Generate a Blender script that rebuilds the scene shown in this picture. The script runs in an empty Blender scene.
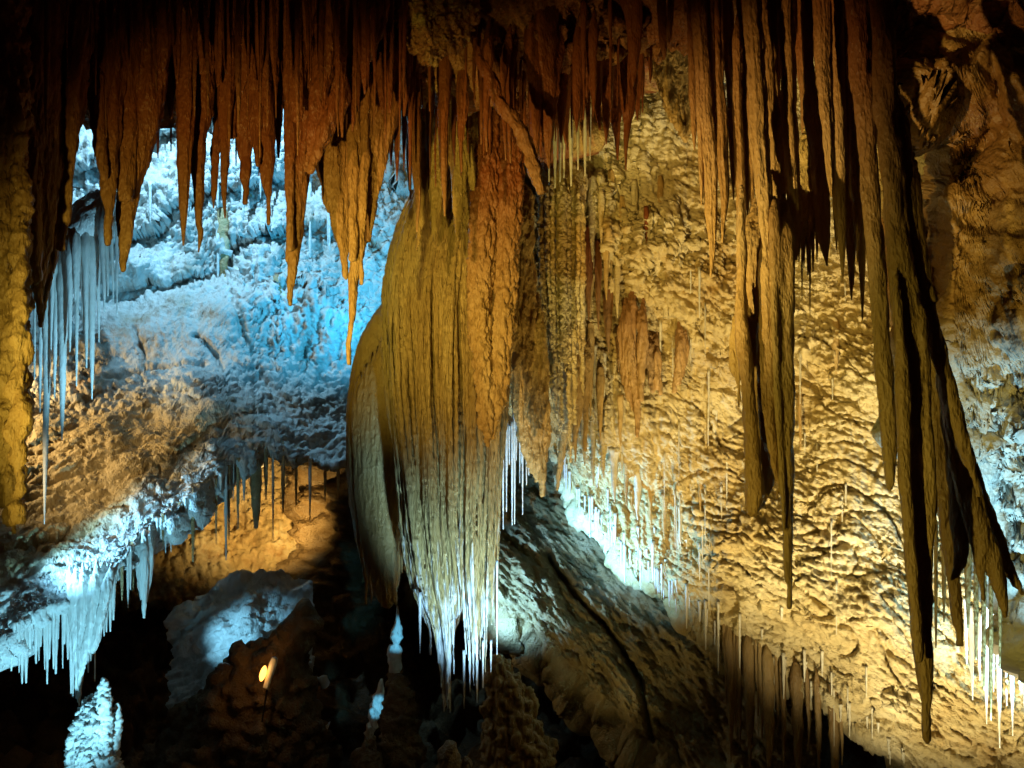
import bpy, math, random
import numpy as np
from mathutils import Vector

random.seed(7)
RNG = np.random.default_rng(11)
SC = bpy.context.scene
COL = SC.collection

# ------------------------------------------------------------------ camera
W, H = 1024, 768
FPX = 788.0
CAM = np.array([0.0, 0.0, 1.6])
PITCH = math.radians(7.0)
cp, sp = math.cos(PITCH), math.sin(PITCH)


def ray(px, py):
    dx = (np.asarray(px, float) - W / 2) / FPX
    dv = -(np.asarray(py, float) - H / 2) / FPX
    return np.stack(np.broadcast_arrays(dx, cp - dv * sp, sp + dv * cp), -1)


def at(px, py, Y):
    """point that stands at distance Y in front of the viewer along a line of sight"""
    d = ray(px, py)
    t = np.asarray(Y, float) / d[..., 1]
    return CAM + d * t[..., None]


def mpp(py, Y):
    """metres that one pixel spans on the upright plane at distance Y"""
    dv = -(py - H / 2) / FPX
    return Y / (cp - dv * sp) / FPX


cd = bpy.data.cameras.new("camera")
cd.sensor_fit = 'HORIZONTAL'
cd.sensor_width = 36.0
cd.lens = FPX / W * 36.0
cd.clip_start = 0.05
cd.clip_end = 500
co = bpy.data.objects.new("camera", cd)
COL.objects.link(co)
co.location = CAM
co.rotation_euler = (math.pi / 2 + PITCH, 0, 0)
SC.camera = co

# ------------------------------------------------------------------ noise
_G = np.array([[1, 1, 0], [-1, 1, 0], [1, -1, 0], [-1, -1, 0], [1, 0, 1], [-1, 0, 1], [1, 0, -1], [-1, 0, -1],
               [0, 1, 1], [0, -1, 1], [0, 1, -1], [0, -1, -1], [1, 1, 0], [-1, 1, 0], [0, -1, 1], [0, -1, -1]], float)


def _hash(x, y, z, s):
    h = (x * 374761393 + y * 668265263 + z * 2147483647 + s * 1274126177) & 0xffffffff
    h = ((h ^ (h >> 13)) * 1274126177) & 0xffffffff
    h = ((h ^ (h >> 16)) * 668265263) & 0xffffffff
    return h ^ (h >> 15)


def perlin(P, seed=0):
    P = np.asarray(P, float)
    I = np.floor(P).astype(np.int64)
    F = P - I
    U = F * F * F * (F * (F * 6 - 15) + 10)
    out = 0
    for dx in (0, 1):
        wx = U[..., 0] if dx else 1 - U[..., 0]
        for dy in (0, 1):
            wy = U[..., 1] if dy else 1 - U[..., 1]
            for dz in (0, 1):
                wz = U[..., 2] if dz else 1 - U[..., 2]
                g = _G[_hash(I[..., 0] + dx, I[..., 1] + dy, I[..., 2] + dz, seed) & 15]
                d = g[..., 0] * (F[..., 0] - dx) + g[..., 1] * (F[..., 1] - dy) + g[..., 2] * (F[..., 2] - dz)
                out = out + wx * wy * wz * d
    return out


def fbm(P, oct=4, seed=0, gain=0.5):
    a, s, out = 1.0, 1.0, 0
    for i in range(oct):
        out = out + a * perlin(P * s + i * 17.3, seed + i)
        a *= gain
        s *= 2.03
    return out


def billow(P, oct=3, seed=0, gain=0.5):
    """rounded lumps with sharp creases between them, 0..~1"""
    a, s, out = 1.0, 1.0, 0
    for i in range(oct):
        out = out + a * np.minimum(np.abs(perlin(P * s + i * 9.1, seed + i)) * 2, 1)
        a *= gain
        s *= 2.1
    return out


def ridged(P, oct=3, seed=0, gain=0.5):
    a, s, out = 1.0, 1.0, 0
    for i in range(oct):
        out = out + a * (1 - np.minimum(np.abs(perlin(P * s + i * 5.7, seed + i)) * 2, 1)) ** 2
        a *= gain
        s *= 2.1
    return out


def sm(a, b, x):
    t = np.clip((x - a) / (b - a), 0, 1)
    return t * t * (3 - 2 * t)


# ------------------------------------------------------------------ materials
def material(name, stops, scale=2.0, stretch=(1, 1, 1), rough=0.45, bump=0.4, bscale=14.0, spec=0.4,
             root=None, veins=None, fine=70.0, crust=None, bstretch=None, lip=None):
    m = bpy.data.materials.new(name)
    m.use_nodes = True
    nt = m.node_tree
    N, L = nt.nodes, nt.links
    N.clear()
    out = N.new('ShaderNodeOutputMaterial')
    b = N.new('ShaderNodeBsdfPrincipled')
    L.new(b.outputs[0], out.inputs[0])
    b.inputs['Specular IOR Level'].default_value = spec
    geo = N.new('ShaderNodeNewGeometry')
    mp = N.new('ShaderNodeMapping')
    mp.inputs['Scale'].default_value = stretch
    L.new(geo.outputs['Position'], mp.inputs['Vector'])
    n1 = N.new('ShaderNodeTexNoise')
    n1.inputs['Scale'].default_value = scale
    n1.inputs['Detail'].default_value = 8
    n1.inputs['Roughness'].default_value = 0.65
    n1.inputs['Distortion'].default_value = 0.4
    L.new(mp.outputs[0], n1.inputs['Vector'])
    rp = N.new('ShaderNodeValToRGB')
    els = rp.color_ramp.elements
    while len(els) < len(stops):
        els.new(0.5)
    for e, (p, c) in zip(els, stops):
        e.position = p
        e.color = (*c, 1)
    L.new(n1.outputs['Fac'], rp.inputs['Fac'])
    colour = rp.outputs['Color']

    def mix(fac, c1, c2):
        x = N.new('ShaderNodeMix')
        x.data_type = 'RGBA'
        L.new(fac, x.inputs['Factor'])
        L.new(c1, x.inputs['A'])
        if isinstance(c2, tuple):
            x.inputs['B'].default_value = (*c2, 1)
        else:
            L.new(c2, x.inputs['B'])
        return x.outputs['Result']

    if veins:                                     # patches of another mineral
        c, sc, lo, hi = veins
        n = N.new('ShaderNodeTexNoise')
        n.inputs['Scale'].default_value = sc
        n.inputs['Detail'].default_value = 6
        n.inputs['Roughness'].default_value = 0.7
        L.new(mp.outputs[0], n.inputs['Vector'])
        r = N.new('ShaderNodeMapRange')
        r.inputs['From Min'].default_value = lo
        r.inputs['From Max'].default_value = hi
        L.new(n.outputs['Fac'], r.inputs['Value'])
        colour = mix(r.outputs[0], colour, c)
    if root:                                      # colour shift by height; in honey and brown it paints the ceiling gloom
        c, z0, z1 = root
        s = N.new('ShaderNodeSeparateXYZ')
        L.new(geo.outputs['Position'], s.inputs[0])
        a = N.new('ShaderNodeMath')
        a.operation = 'MULTIPLY_ADD'
        L.new(n1.outputs['Fac'], a.inputs[0])
        a.inputs[1].default_value = 1.4
        L.new(s.outputs['Z'], a.inputs[2])
        r = N.new('ShaderNodeMapRange')
        r.inputs['From Min'].default_value = z0 + .7
        r.inputs['From Max'].default_value = z1 + .7
        L.new(a.outputs[0], r.inputs['Value'])
        colour = mix(r.outputs[0], colour, c)
    if crust:                                     # white calcite crust below a height
        c, z0, z1 = crust
        s = N.new('ShaderNodeSeparateXYZ')
        L.new(geo.outputs['Position'], s.inputs[0])
        n = N.new('ShaderNodeTexNoise')
        n.inputs['Scale'].default_value = 9.0
        n.inputs['Detail'].default_value = 5
        mq = N.new('ShaderNodeMapping')
        mq.inputs['Scale'].default_value = (2.2, 2.2, .16)
        L.new(geo.outputs['Position'], mq.inputs['Vector'])
        L.new(mq.outputs[0], n.inputs['Vector'])
        r = N.new('ShaderNodeMapRange')
        r.inputs['From Min'].default_value = z0
        r.inputs['From Max'].default_value = z1
        r.inputs['To Min'].default_value = .28
        r.inputs['To Max'].default_value = -.35
        L.new(s.outputs['Z'], r.inputs['Value'])
        a = N.new('ShaderNodeMath')
        a.operation = 'ADD'
        L.new(n.outputs['Fac'], a.inputs[0])
        L.new(r.outputs[0], a.inputs[1])
        q = N.new('ShaderNodeMapRange')
        q.inputs['From Min'].default_value = .44
        q.inputs['From Max'].default_value = .66
        L.new(a.outputs[0], q.inputs['Value'])
        colour = mix(q.outputs[0], colour, c)
    if lip:                                       # pale calcite skin along the dripping lip
        at_ = N.new('ShaderNodeAttribute')
        at_.attribute_name = 'lip'
        a = N.new('ShaderNodeMath')
        a.operation = 'MULTIPLY_ADD'
        L.new(n1.outputs['Fac'], a.inputs[0])
        a.inputs[1].default_value = 1.1
        L.new(at_.outputs['Fac'], a.inputs[2])
        r = N.new('ShaderNodeMapRange')
        r.inputs['From Min'].default_value = .75
        r.inputs['From Max'].default_value = 1.15
        r.inputs['To Min'].default_value = 1
        r.inputs['To Max'].default_value = 0
        L.new(a.outputs[0], r.inputs['Value'])
        colour = mix(r.outputs[0], colour, lip)
    L.new(colour, b.inputs['Base Color'])
    rr = N.new('ShaderNodeMapRange')
    rr.inputs['To Min'].default_value = max(rough - .2, .1)
    rr.inputs['To Max'].default_value = min(rough + .2, 1)
    L.new(n1.outputs['Fac'], rr.inputs['Value'])
    L.new(rr.outputs[0], b.inputs['Roughness'])
    # relief: lumps plus grain
    mb = N.new('ShaderNodeMapping')
    mb.inputs['Scale'].default_value = bstretch or stretch
    L.new(geo.outputs['Position'], mb.inputs['Vector'])
    v = N.new('ShaderNodeTexNoise')
    v.inputs['Scale'].default_value = bscale
    v.inputs['Detail'].default_value = 6
    v.inputs['Roughness'].default_value = .6
    L.new(mb.outputs[0], v.inputs['Vector'])
    g = N.new('ShaderNodeTexVoronoi')
    g.inputs['Scale'].default_value = fine
    L.new(mb.outputs[0], g.inputs['Vector'])
    b1 = N.new('ShaderNodeBump')
    b1.inputs['Strength'].default_value = bump
    b1.inputs['Distance'].default_value = 0.09
    L.new(v.outputs['Fac'], b1.inputs['Height'])
    b2 = N.new('ShaderNodeBump')
    b2.inputs['Strength'].default_value = bump * .7
    b2.inputs['Distance'].default_value = 0.025
    L.new(g.outputs['Distance'], b2.inputs['Height'])
    L.new(b1.outputs[0], b2.inputs['Normal'])
    L.new(b2.outputs[0], b.inputs['Normal'])
    return m


RUST = (.20, .035, .012)
M = {
    'honey': material('honey_calcite', [(.3, (.27, .15, .05)), (.5, (.42, .26, .10)), (.7, (.55, .38, .18))], 2.2, (1, 1, .3),
                      root=((.20, .055, .014), 3.2, 4.9), bump=.5, bscale=16, bstretch=(1, 1, .35)),
    'brown': material('brown_calcite', [(.3, (.16, .095, .032)), (.55, (.31, .205, .075)), (.75, (.44, .32, .14))], 2.0, (1, 1, .25),
                      root=((.17, .042, .012), 2.7, 4.3), bump=.5, bscale=18, bstretch=(1, 1, .35)),
    'drape': material('golden_flowstone', [(.3, (.34, .21, .07)), (.5, (.48, .33, .12)), (.72, (.62, .48, .22))], 1.6, (1, 1, .2),
                      root=((.30, .13, .03), 4.4, 6.4), crust=((.82, .82, .79), -1.1, 1.9), bump=.85, bscale=11, fine=34, bstretch=(2.4, 2.4, .22), rough=.45, spec=.5),
    'amber': material('amber_flowstone', [(.3, (.34, .205, .06)), (.5, (.47, .31, .11)), (.72, (.58, .44, .21))], 1.6, (1, 1, .2),
                      bump=.5, bscale=18, bstretch=(1, 1, .4)),
    'cream': material('cream_flowstone', [(.28, (.40, .28, .11)), (.46, (.58, .46, .22)), (.66, (.72, .64, .42))], .5,
                      veins=((.44, .28, .09), .45, .54, .68), bump=.55, bscale=26, fine=60, bstretch=(1, 1, 1.5)),
    'pale': material('pale_flowstone', [(.3, (.50, .44, .30)), (.5, (.64, .60, .46)), (.7, (.74, .72, .62))], 1.4, (1, 1, .3),
                     bump=.4, bscale=16, bstretch=(1, 1, .4)),
    'blue_wall': material('grey_limestone', [(.3, (.40, .38, .34)), (.5, (.62, .61, .58)), (.7, (.76, .76, .74))], .6,
                          veins=((.34, .21, .09), .5, .54, .68), root=((.48, .36, .19), 3.5, 2.7), lip=(.70, .70, .68), bump=.6, bscale=12, fine=30, stretch=(1, 1, .6)),
    'ochre': material('ochre_limestone', [(.3, (.30, .19, .08)), (.5, (.50, .37, .19)), (.7, (.62, .55, .42))], .7,
                      veins=((.34, .17, .05), .5, .5, .64), bump=.7, bscale=9, fine=30),
    'white': material('white_calcite', [(.3, (.62, .62, .58)), (.6, (.82, .82, .79))], 5, (1, 1, .2), rough=.35, bump=.25, bscale=30,
                      bstretch=(1, 1, .4), spec=.5),
    'rust': material('rust_rock', [(.3, (.16, .045, .014)), (.5, (.27, .09, .03)), (.7, (.40, .20, .07))], .9,
                     veins=((.48, .33, .12), .55, .56, .62), bump=.8, bscale=8, fine=30),
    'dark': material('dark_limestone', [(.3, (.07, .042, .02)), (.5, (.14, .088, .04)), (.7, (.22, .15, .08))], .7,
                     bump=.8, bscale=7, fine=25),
    'ice': material('pale_wet_limestone', [(.3, (.46, .46, .44)), (.5, (.64, .64, .62)), (.7, (.76, .76, .75))], .8, (1, 1, .5),
                    bump=.6, bscale=12, fine=35),
    'rust_wall': material('ochre_stained_rock', [(.3, (.15, .055, .014)), (.48, (.27, .135, .04)), (.7, (.40, .25, .09))], .6,
                          root=((.58, .56, .50), 2.9, 2.2), bump=.45, bscale=9, fine=30),
    'slope': material('olive_limestone', [(.3, (.26, .19, .08)), (.5, (.42, .33, .16)), (.7, (.56, .48, .30))], .7,
                      veins=((.22, .12, .04), .5, .56, .7), bump=.7, bscale=10, fine=35),
}


def plain(name, col, rough=.5, metal=0, emit=0):
    m = bpy.data.materials.new(name)
    m.use_nodes = True
    b = m.node_tree.nodes['Principled BSDF']
    b.inputs['Base Color'].default_value = (*col, 1)
    b.inputs['Roughness'].default_value = rough
    b.inputs['Metallic'].default_value = metal
    if emit:
        b.inputs['Emission Color'].default_value = (*col, 1)
        b.inputs['Emission Strength'].default_value = emit
    return m


# ------------------------------------------------------------------ mesh helpers
def link_mesh(name, V, F, mat, parent=None, origin=None, smooth=True):
    V = np.asarray(V, float)
    o0 = np.zeros(3) if origin is None else np.asarray(origin, float)
    me = bpy.data.meshes.new(name)
    F = np.asarray(F)
    me.vertices.add(len(V))
    me.vertices.foreach_set('co', (V - o0).astype(np.float32).ravel())
    me.loops.add(F.size)
    me.loops.foreach_set('vertex_index', F.astype(np.int32).ravel())
    k = F.shape[1]
    me.polygons.add(len(F))
    me.polygons.foreach_set('loop_start', np.arange(0, F.size, k, dtype=np.int32))
    me.update(calc_edges=True)
    me.validate()
    me.polygons.foreach_set('use_smooth', np.full(len(me.polygons), smooth))
    me.materials.append(mat)
    o = bpy.data.objects.new(name, me)
    COL.objects.link(o)
    if parent is not None:
        o.parent = parent
        o.location = o0 - np.array(parent.location)
    else:
        o.location = o0
    return o


def tag(o, label, cat, group=None):
    o['label'] = label
    o['category'] = cat
    if group:
        o['group'] = group
    return o


def struct(o):
    o['kind'] = 'structure'
    return o


def empty(name, loc):
    o = bpy.data.objects.new(name, None)
    COL.objects.link(o)
    o.location = loc
    o.empty_display_size = .2
    return o


def spline(vals, n):
    """Catmull-Rom through the rows of vals, n samples, even in the row number of row 1 (height)"""
    v = np.asarray(vals, float)
    k = len(v)
    d = np.r_[0, np.cumsum(np.maximum(np.linalg.norm(np.diff(v[:, :2], axis=0), axis=1), 1e-6))]
    t = np.linspace(0, d[-1], n)
    i = np.clip(np.searchsorted(d, t, side='right') - 1, 0, k - 2)
    u = ((t - d[i]) / (d[i + 1] - d[i]))[:, None]
    p = lambda j: v[np.clip(j, 0, k - 1)]
    # finite-difference tangents (non-uniform)
    dt = (d[1:] - d[:-1])
    tan = np.zeros_like(v)
    tan[1:-1] = (v[2:] - v[:-2]) / (d[2:] - d[:-2])[:, None]
    tan[0] = (v[1] - v[0]) / dt[0]
    tan[-1] = (v[-1] - v[-2]) / dt[-1]
    h = dt[i][:, None]
    return ((2 * u**3 - 3 * u**2 + 1) * v[i] + (u**3 - 2 * u**2 + u) * h * tan[i]
            + (-2 * u**3 + 3 * u**2) * v[i + 1] + (u**3 - u**2) * h * tan[i + 1])


_seed = [100]


def tube(rows, Y, flat=.85, n_ang=28, step=None, flute=.16, lump=.08, freq=9.0, ring=.0, wob=.0, closed_top=True, fk=1.6, taper=True):
    """A hanging tapered body. rows: (px, py, half width in px[, depth offset in m])"""
    _seed[0] += 1
    sd = _seed[0]
    r = np.array([list(q) + [0] * (4 - len(q)) for q in rows], float)
    length = abs(r[-1, 1] - r[0, 1]) + abs(r[-1, 0] - r[0, 0])
    n = int(max(10, length / (step or 3.0)))
    s = spline(r, n)
    s[:, 2] = np.maximum(s[:, 2], .25)
    yy = Y + s[:, 3]
    C = at(s[:, 0], s[:, 1], yy)
    rad = s[:, 2] * np.array([mpp(b, c) for b, c in zip(s[:, 1], yy)])
    if taper and r[0, 1] < r[-1, 1] and r[0, 1] > 5 and r[0, 2] >= 2.5:      # the root thins out and leans back into the rock
        ln = max(26, 4.5 * r[0, 2])
        q = np.clip((s[:, 1] - r[0, 1]) / ln, 0, 1)
        q = q * (2 - q)
        rad = rad * (.12 + .88 * q)
        C = at(s[:, 0], s[:, 1] - 6 * (1 - q), yy + rad.max() * 1.6 * (1 - q))
    if wob:
        C[:, 0] += wob * perlin(np.stack([C[:, 2] * 2.5, np.full(n, sd * 3.1), np.zeros(n)], -1), sd)
        C[:, 1] += wob * perlin(np.stack([C[:, 2] * 2.5, np.full(n, sd * 7.7), np.zeros(n)], -1), sd + 1)
    # frame: axis direction and side vectors
    T = np.gradient(C, axis=0)
    T /= np.linalg.norm(T, axis=1)[:, None] + 1e-9
    S = np.cross(T, np.array([0, -1.0, 0]))
    S /= np.linalg.norm(S, axis=1)[:, None] + 1e-9
    B = np.cross(S, T)
    th = np.linspace(0, 2 * math.pi, n_ang, endpoint=False)
    ct, st = np.cos(th), np.sin(th)
    z = C[:, 2][:, None] + 0 * th
    fl = perlin(np.stack([ct * fk + 0 * z, st * fk + 0 * z, z * .55 + sd * 3.3], -1), sd)
    fl = fl + .6 * (np.abs(perlin(np.stack([ct * fk * 2.4 + 0 * z, st * fk * 2.4 + 0 * z, z * .8 + sd * 1.3], -1), sd + 5)) * 2 - .5)
    R = rad[:, None] * (1 + flute * fl)
    P0 = C[:, None, :] + R[..., None] * (S[:, None, :] * ct[None, :, None] + flat * B[:, None, :] * st[None, :, None])
    lm = fbm(P0 * np.array([freq, freq, freq * .7]), 3, sd + 9)
    R = R * (1 + lump * lm * 1.6)
    if ring:
        R = R * (1 + ring * np.sin(z * 55 + 6 * perlin(P0 * 3, sd + 2)))
    P = C[:, None, :] + R[..., None] * (S[:, None, :] * ct[None, :, None] + flat * B[:, None, :] * st[None, :, None])
    V = P.reshape(-1, 3)
    i, j = np.meshgrid(np.arange(n - 1), np.arange(n_ang), indexing='ij')
    j2 = (j + 1) % n_ang
    F = np.stack([i * n_ang + j, (i + 1) * n_ang + j, (i + 1) * n_ang + j2, i * n_ang + j2], -1).reshape(-1, 4)
    # caps
    V = np.vstack([V, C[0], C[-1] + T[-1] * rad[-1] * .5])
    a, b = len(V) - 2, len(V) - 1
    jj = np.arange(n_ang)
    jn = (jj + 1) % n_ang
    capt = np.stack([jj, jn, np.full(n_ang, a), np.full(n_ang, a)], -1)
    capb = np.stack([(n - 1) * n_ang + jn, (n - 1) * n_ang + jj, np.full(n_ang, b), np.full(n_ang, b)], -1)
    return V, F, capt, capb, C[0]


def tri_quads(V, F, capt, capb):
    """all faces as triangles"""
    T = np.vstack([F[:, [0, 1, 2]], F[:, [0, 2, 3]], capt[:, :3], capb[:, :3]])
    return V, T


def tube_obj(name, rows, Y, mat, parent=None, **kw):
    V, F, a, b, root = tube(rows, Y, **kw)
    V, T = tri_quads(V, F, a, b)
    return link_mesh(name, V, T, mat, parent, origin=root)


def fused(name, tubes, mat, voxel, parent=None, amp=0.0, freq=6.0, zs=.4, rip=0.0, cre=0.0, origin=None):
    """several tubes grown together into one closed skin"""
    Vs, Ts, off = [], [], 0
    for (rows, Y, kw) in tubes:
        rows = [(q[0], q[1], max(q[2], .95 * voxel / mpp(q[1], Y))) + tuple(q[3:]) for q in rows]
        V, F, a, b, root = tube(rows, Y, **kw)
        V, T = tri_quads(V, F, a, b)
        Vs.append(V)
        Ts.append(T + off)
        off += len(V)
    tmp = link_mesh('tmp', np.vstack(Vs), np.vstack(Ts), mat)
    md = tmp.modifiers.new('r', 'REMESH')
    md.mode = 'VOXEL'
    md.voxel_size = voxel
    ms = tmp.modifiers.new('s', 'SMOOTH')
    ms.iterations = 1
    ms.factor = .25
    dg = bpy.context.evaluated_depsgraph_get()
    me = bpy.data.meshes.new_from_object(tmp.evaluated_get(dg))
    bpy.data.objects.remove(tmp, do_unlink=True)
    n = len(me.vertices)
    V = np.empty(n * 3, np.float32)
    me.vertices.foreach_get('co', V)
    V = V.reshape(-1, 3).astype(float)
    Nn = np.empty(n * 3, np.float32)
    me.vertices.foreach_get('normal', Nn)
    Nn = Nn.reshape(-1, 3)
    d = 0
    if amp:
        d = d + amp * fbm(V * np.array([freq, freq, freq * zs]), 4, _seed[0])
    if cre:
        d = d + cre * (billow(V * np.array([freq * 2, freq * 2, freq * 2 * zs]), 3, _seed[0] + 3) - .4)
    if rip:
        d = d + rip * np.sin(V[:, 2] * 62 + 8 * perlin(V * 2.5, 4))
    if not np.isscalar(d):
        V = V + Nn * d[:, None]
    o0 = V.mean(0) if origin is None else origin
    o0 = np.array([o0[0], o0[1], V[:, 2].max()])
    me.vertices.foreach_set('co', (V - o0).astype(np.float32).ravel())
    me.update()
    me.polygons.foreach_set('use_smooth', np.full(len(me.polygons), True))
    me.name = name
    if not me.materials:
        me.materials.append(mat)
    o = bpy.data.objects.new(name, me)
    COL.objects.link(o)
    if parent is not None:
        o.parent = parent
        o.location = o0 - np.array(parent.location)
    else:
        o.location = o0
    return o


def rbf(ctrl):
    c = np.array(ctrl, float)
    X = c[:, :2] / 300.0
    n = len(X)
    phi = lambda r2: np.where(r2 > 1e-12, r2 * np.log(r2 + 1e-12), 0) * .5
    r2 = ((X[:, None] - X[None]) ** 2).sum(-1)
    A = np.zeros((n + 3, n + 3))
    A[:n, :n] = phi(r2) + np.eye(n) * .02
    A[:n, n:] = np.c_[np.ones(n), X]
    A[n:, :n] = A[:n, n:].T
    w = np.linalg.solve(A, np.r_[c[:, 2], 0, 0, 0])

    def f(px, py):
        px, py = np.broadcast_arrays(np.asarray(px, float), np.asarray(py, float))
        out = w[n] + w[n + 1] * px / 300 + w[n + 2] * py / 300
        for k in range(n):
            q = (px / 300 - X[k, 0]) ** 2 + (py / 300 - X[k, 1]) ** 2
            out = out + w[k] * phi(q)
        return out
    return f


def interp(pts):
    p = np.array(pts, float)
    return lambda x: np.interp(x, p[:, 0], p[:, 1])


def surface(name, x0, x1, top, bot, depth, mat, relief, dx=2.0, dy=2.0, curl=None, curl_len=1.5, ragged=0.0, level=False):
    """Rock face between two edges, its lower lip rounded off and carried back behind it. relief(P, px, py) -> m"""
    nx = int((x1 - x0) / dx) + 1
    xs = np.linspace(x0, x1, nx)
    tp = top(xs) if callable(top) else np.full(nx, float(top))
    bt = bot(xs) if callable(bot) else np.full(nx, float(bot))
    if ragged:
        q = np.stack([xs * .05, 0 * xs, 0 * xs + x0], -1)
        bt = bt + ragged * fbm(q, 4, 3) * 1.6
    ny = int((bt - tp).max() / dy) + 2
    v = np.linspace(0, 1, ny)[:, None]
    PX = xs[None] + 0 * v
    PY = tp[None] + (bt - tp)[None] * v
    P = at(PX, PY, depth(PX, PY))
    if curl:
        k = 14
        rows = []
        L = P[-1]
        for a in np.linspace(0, math.pi, k)[1:]:
            rows.append(L + np.stack([0 * xs, curl * (1 - math.cos(a)) + 0 * xs, -curl * .8 * math.sin(a) + 0 * xs], -1))
        for q in np.linspace(0, 1, 6)[1:]:
            rows.append(rows[k - 2] + (np.array([0, curl_len * q, .3 * curl_len * q]) if level else np.array([0, .25 * curl_len * q, curl_len * q])))
        R = np.stack(rows)
        P = np.concatenate([P, R])
        PX = np.concatenate([PX, np.repeat(PX[-1:], len(R), 0)])
        PY = np.concatenate([PY, np.repeat(PY[-1:], len(R), 0)])

    def normals(P):
        a = np.gradient(P, axis=1)
        b = np.gradient(P, axis=0)
        n = np.cross(b, a)
        n /= np.linalg.norm(n, axis=-1, keepdims=True) + 1e-9
        flip = (n[..., 1] > 0) & (np.arange(P.shape[0])[:, None] < ny)
        return n * np.where(flip.mean() > .5, -1, 1)
    for r in (relief if isinstance(relief, (list, tuple)) else [relief]):
        n = normals(P)
        P = P + n * r(P, PX, PY)[..., None]
    ry, rx = P.shape[:2]
    i, j = np.meshgrid(np.arange(ry - 1), np.arange(rx - 1), indexing='ij')
    F = np.stack([i * rx + j, (i + 1) * rx + j, (i + 1) * rx + j + 1, i * rx + j + 1], -1).reshape(-1, 4)
    o = link_mesh(name, P.reshape(-1, 3), F, mat)
    at_ = o.data.attributes.new('lip', 'FLOAT', 'POINT')
    at_.data.foreach_set('value', sm(0, 115, bt[None] - PY).astype(np.float32).ravel())
    return struct(o)


ORD = ["first", "second", "third", "fourth", "fifth", "sixth", "seventh", "eighth", "ninth", "tenth", "eleventh", "twelfth",
       "thirteenth", "fourteenth", "fifteenth", "sixteenth", "seventeenth", "eighteenth", "nineteenth", "twentieth"] + \
      ["twenty-" + w for w in ("first", "second", "third", "fourth", "fifth", "sixth", "seventh", "eighth", "ninth")] + ["thirtieth"]


def fringe(name, cat, group, phrase, items, mat, flip=False, **kw):
    """A row of separate hanging pieces. items: (rows, Y). phrase has {n} for its rank from the named landmark"""
    items = sorted(items, key=lambda q: q[0][-1][0], reverse=flip)
    for k, (rows, Y) in enumerate(items):
        o = tube_obj(name, rows, Y, mat[k % len(mat)] if isinstance(mat, list) else mat, **kw)
        tag(o, phrase.format(n=ORD[min(k, 29)]), cat, group)


def straw(px, y0, y1, w=1.0, lean=0.0):
    m = (y0 + y1) / 2
    return [(px, y0, w * 1.6), (px + lean * .2, y0 + (y1 - y0) * .15, w * 1.1), (px + lean * .6, m, w), (px + lean, y1, w * .35)]



# ================================================================== the cave itself
def stretch_noise(P, ang, fa, fb, fy, fun, **kw):
    """noise drawn out along a direction that dips by ang in the upright plane"""
    c, s = math.cos(ang), math.sin(ang)
    a = P[..., 0] * c + P[..., 2] * s
    b = -P[..., 0] * s + P[..., 2] * c
    return fun(np.stack([a * fa, b * fb, P[..., 1] * fy], -1), **kw)


def flutes(P, f=5.0, zs=.1, seed=0):
    return billow(P * np.array([f, f, f * zs]), 3, seed)


def seg_dist(px, py, pts):
    best = None
    for (x0, y0), (x1, y1) in zip(pts[:-1], pts[1:]):
        dx, dy = x1 - x0, y1 - y0
        t = np.clip(((px - x0) * dx + (py - y0) * dy) / (dx * dx + dy * dy), 0, 1)
        d = np.hypot(px - x0 - t * dx, py - y0 - t * dy)
        best = d if best is None else np.minimum(best, d)
    return best


# ---- long golden wall on the one side, leaning out over the chasm
lip_r = interp([(480, 385), (530, 425), (555, 455), (580, 500), (620, 545), (655, 575), (700, 612), (725, 640), (770, 672),
                (830, 700), (870, 735), (905, 770), (960, 830), (1260, 1020)])
dep_r = rbf([(480, 100, 11.2), (480, 380, 12.0), (560, 200, 10.8), (700, 0, 9.6), (700, 150, 10.2), (850, 50, 9.0), (850, 300, 9.8), (1000, 300, 9.0),
             (1000, 600, 9.2), (620, 540, 12.6), (750, 660, 11.8), (900, 768, 10.4), (700, 400, 11.0), (1240, 300, 8.0),
             (1240, 900, 8.6), (600, 330, 11.1), (850, 550, 10.3)])


def relief_r1(P, x, y):
    big = fbm(P * .45, 3, 21) * .5
    folds = (flutes(P, 2.2, .25, 31) - .5) * .30 * sm(690, 600, x) * sm(330, 260, y)
    led = 0
    for (pts, hgt) in [([(600, 440), (700, 520), (790, 560), (900, 640), (1030, 770)], .20), ([(690, 530), (760, 590), (840, 650), (960, 770)], .16),
                       ([(640, 300), (720, 330), (800, 350), (900, 430), (1010, 520)], .22), ([(760, 470), (840, 530), (930, 575), (1040, 640)], .12),
                       ([(560, 230), (640, 270), (700, 240)], .16)]:
        xs_, ys_ = zip(*pts)
        yl = np.interp(x, xs_, ys_) + 9 * fbm(np.stack([x * .03, 0 * x + hgt * 50, 0 * x], -1), 3, 12)
        led = led + hgt * sm(xs_[0] - 30, xs_[0] + 40, x) * sm(xs_[-1] + 40, xs_[-1] - 60, x) * (sm(yl + 3, yl - 3, y) * sm(yl - 120, yl - 5, y))
    return big * .8 + folds + led


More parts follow.
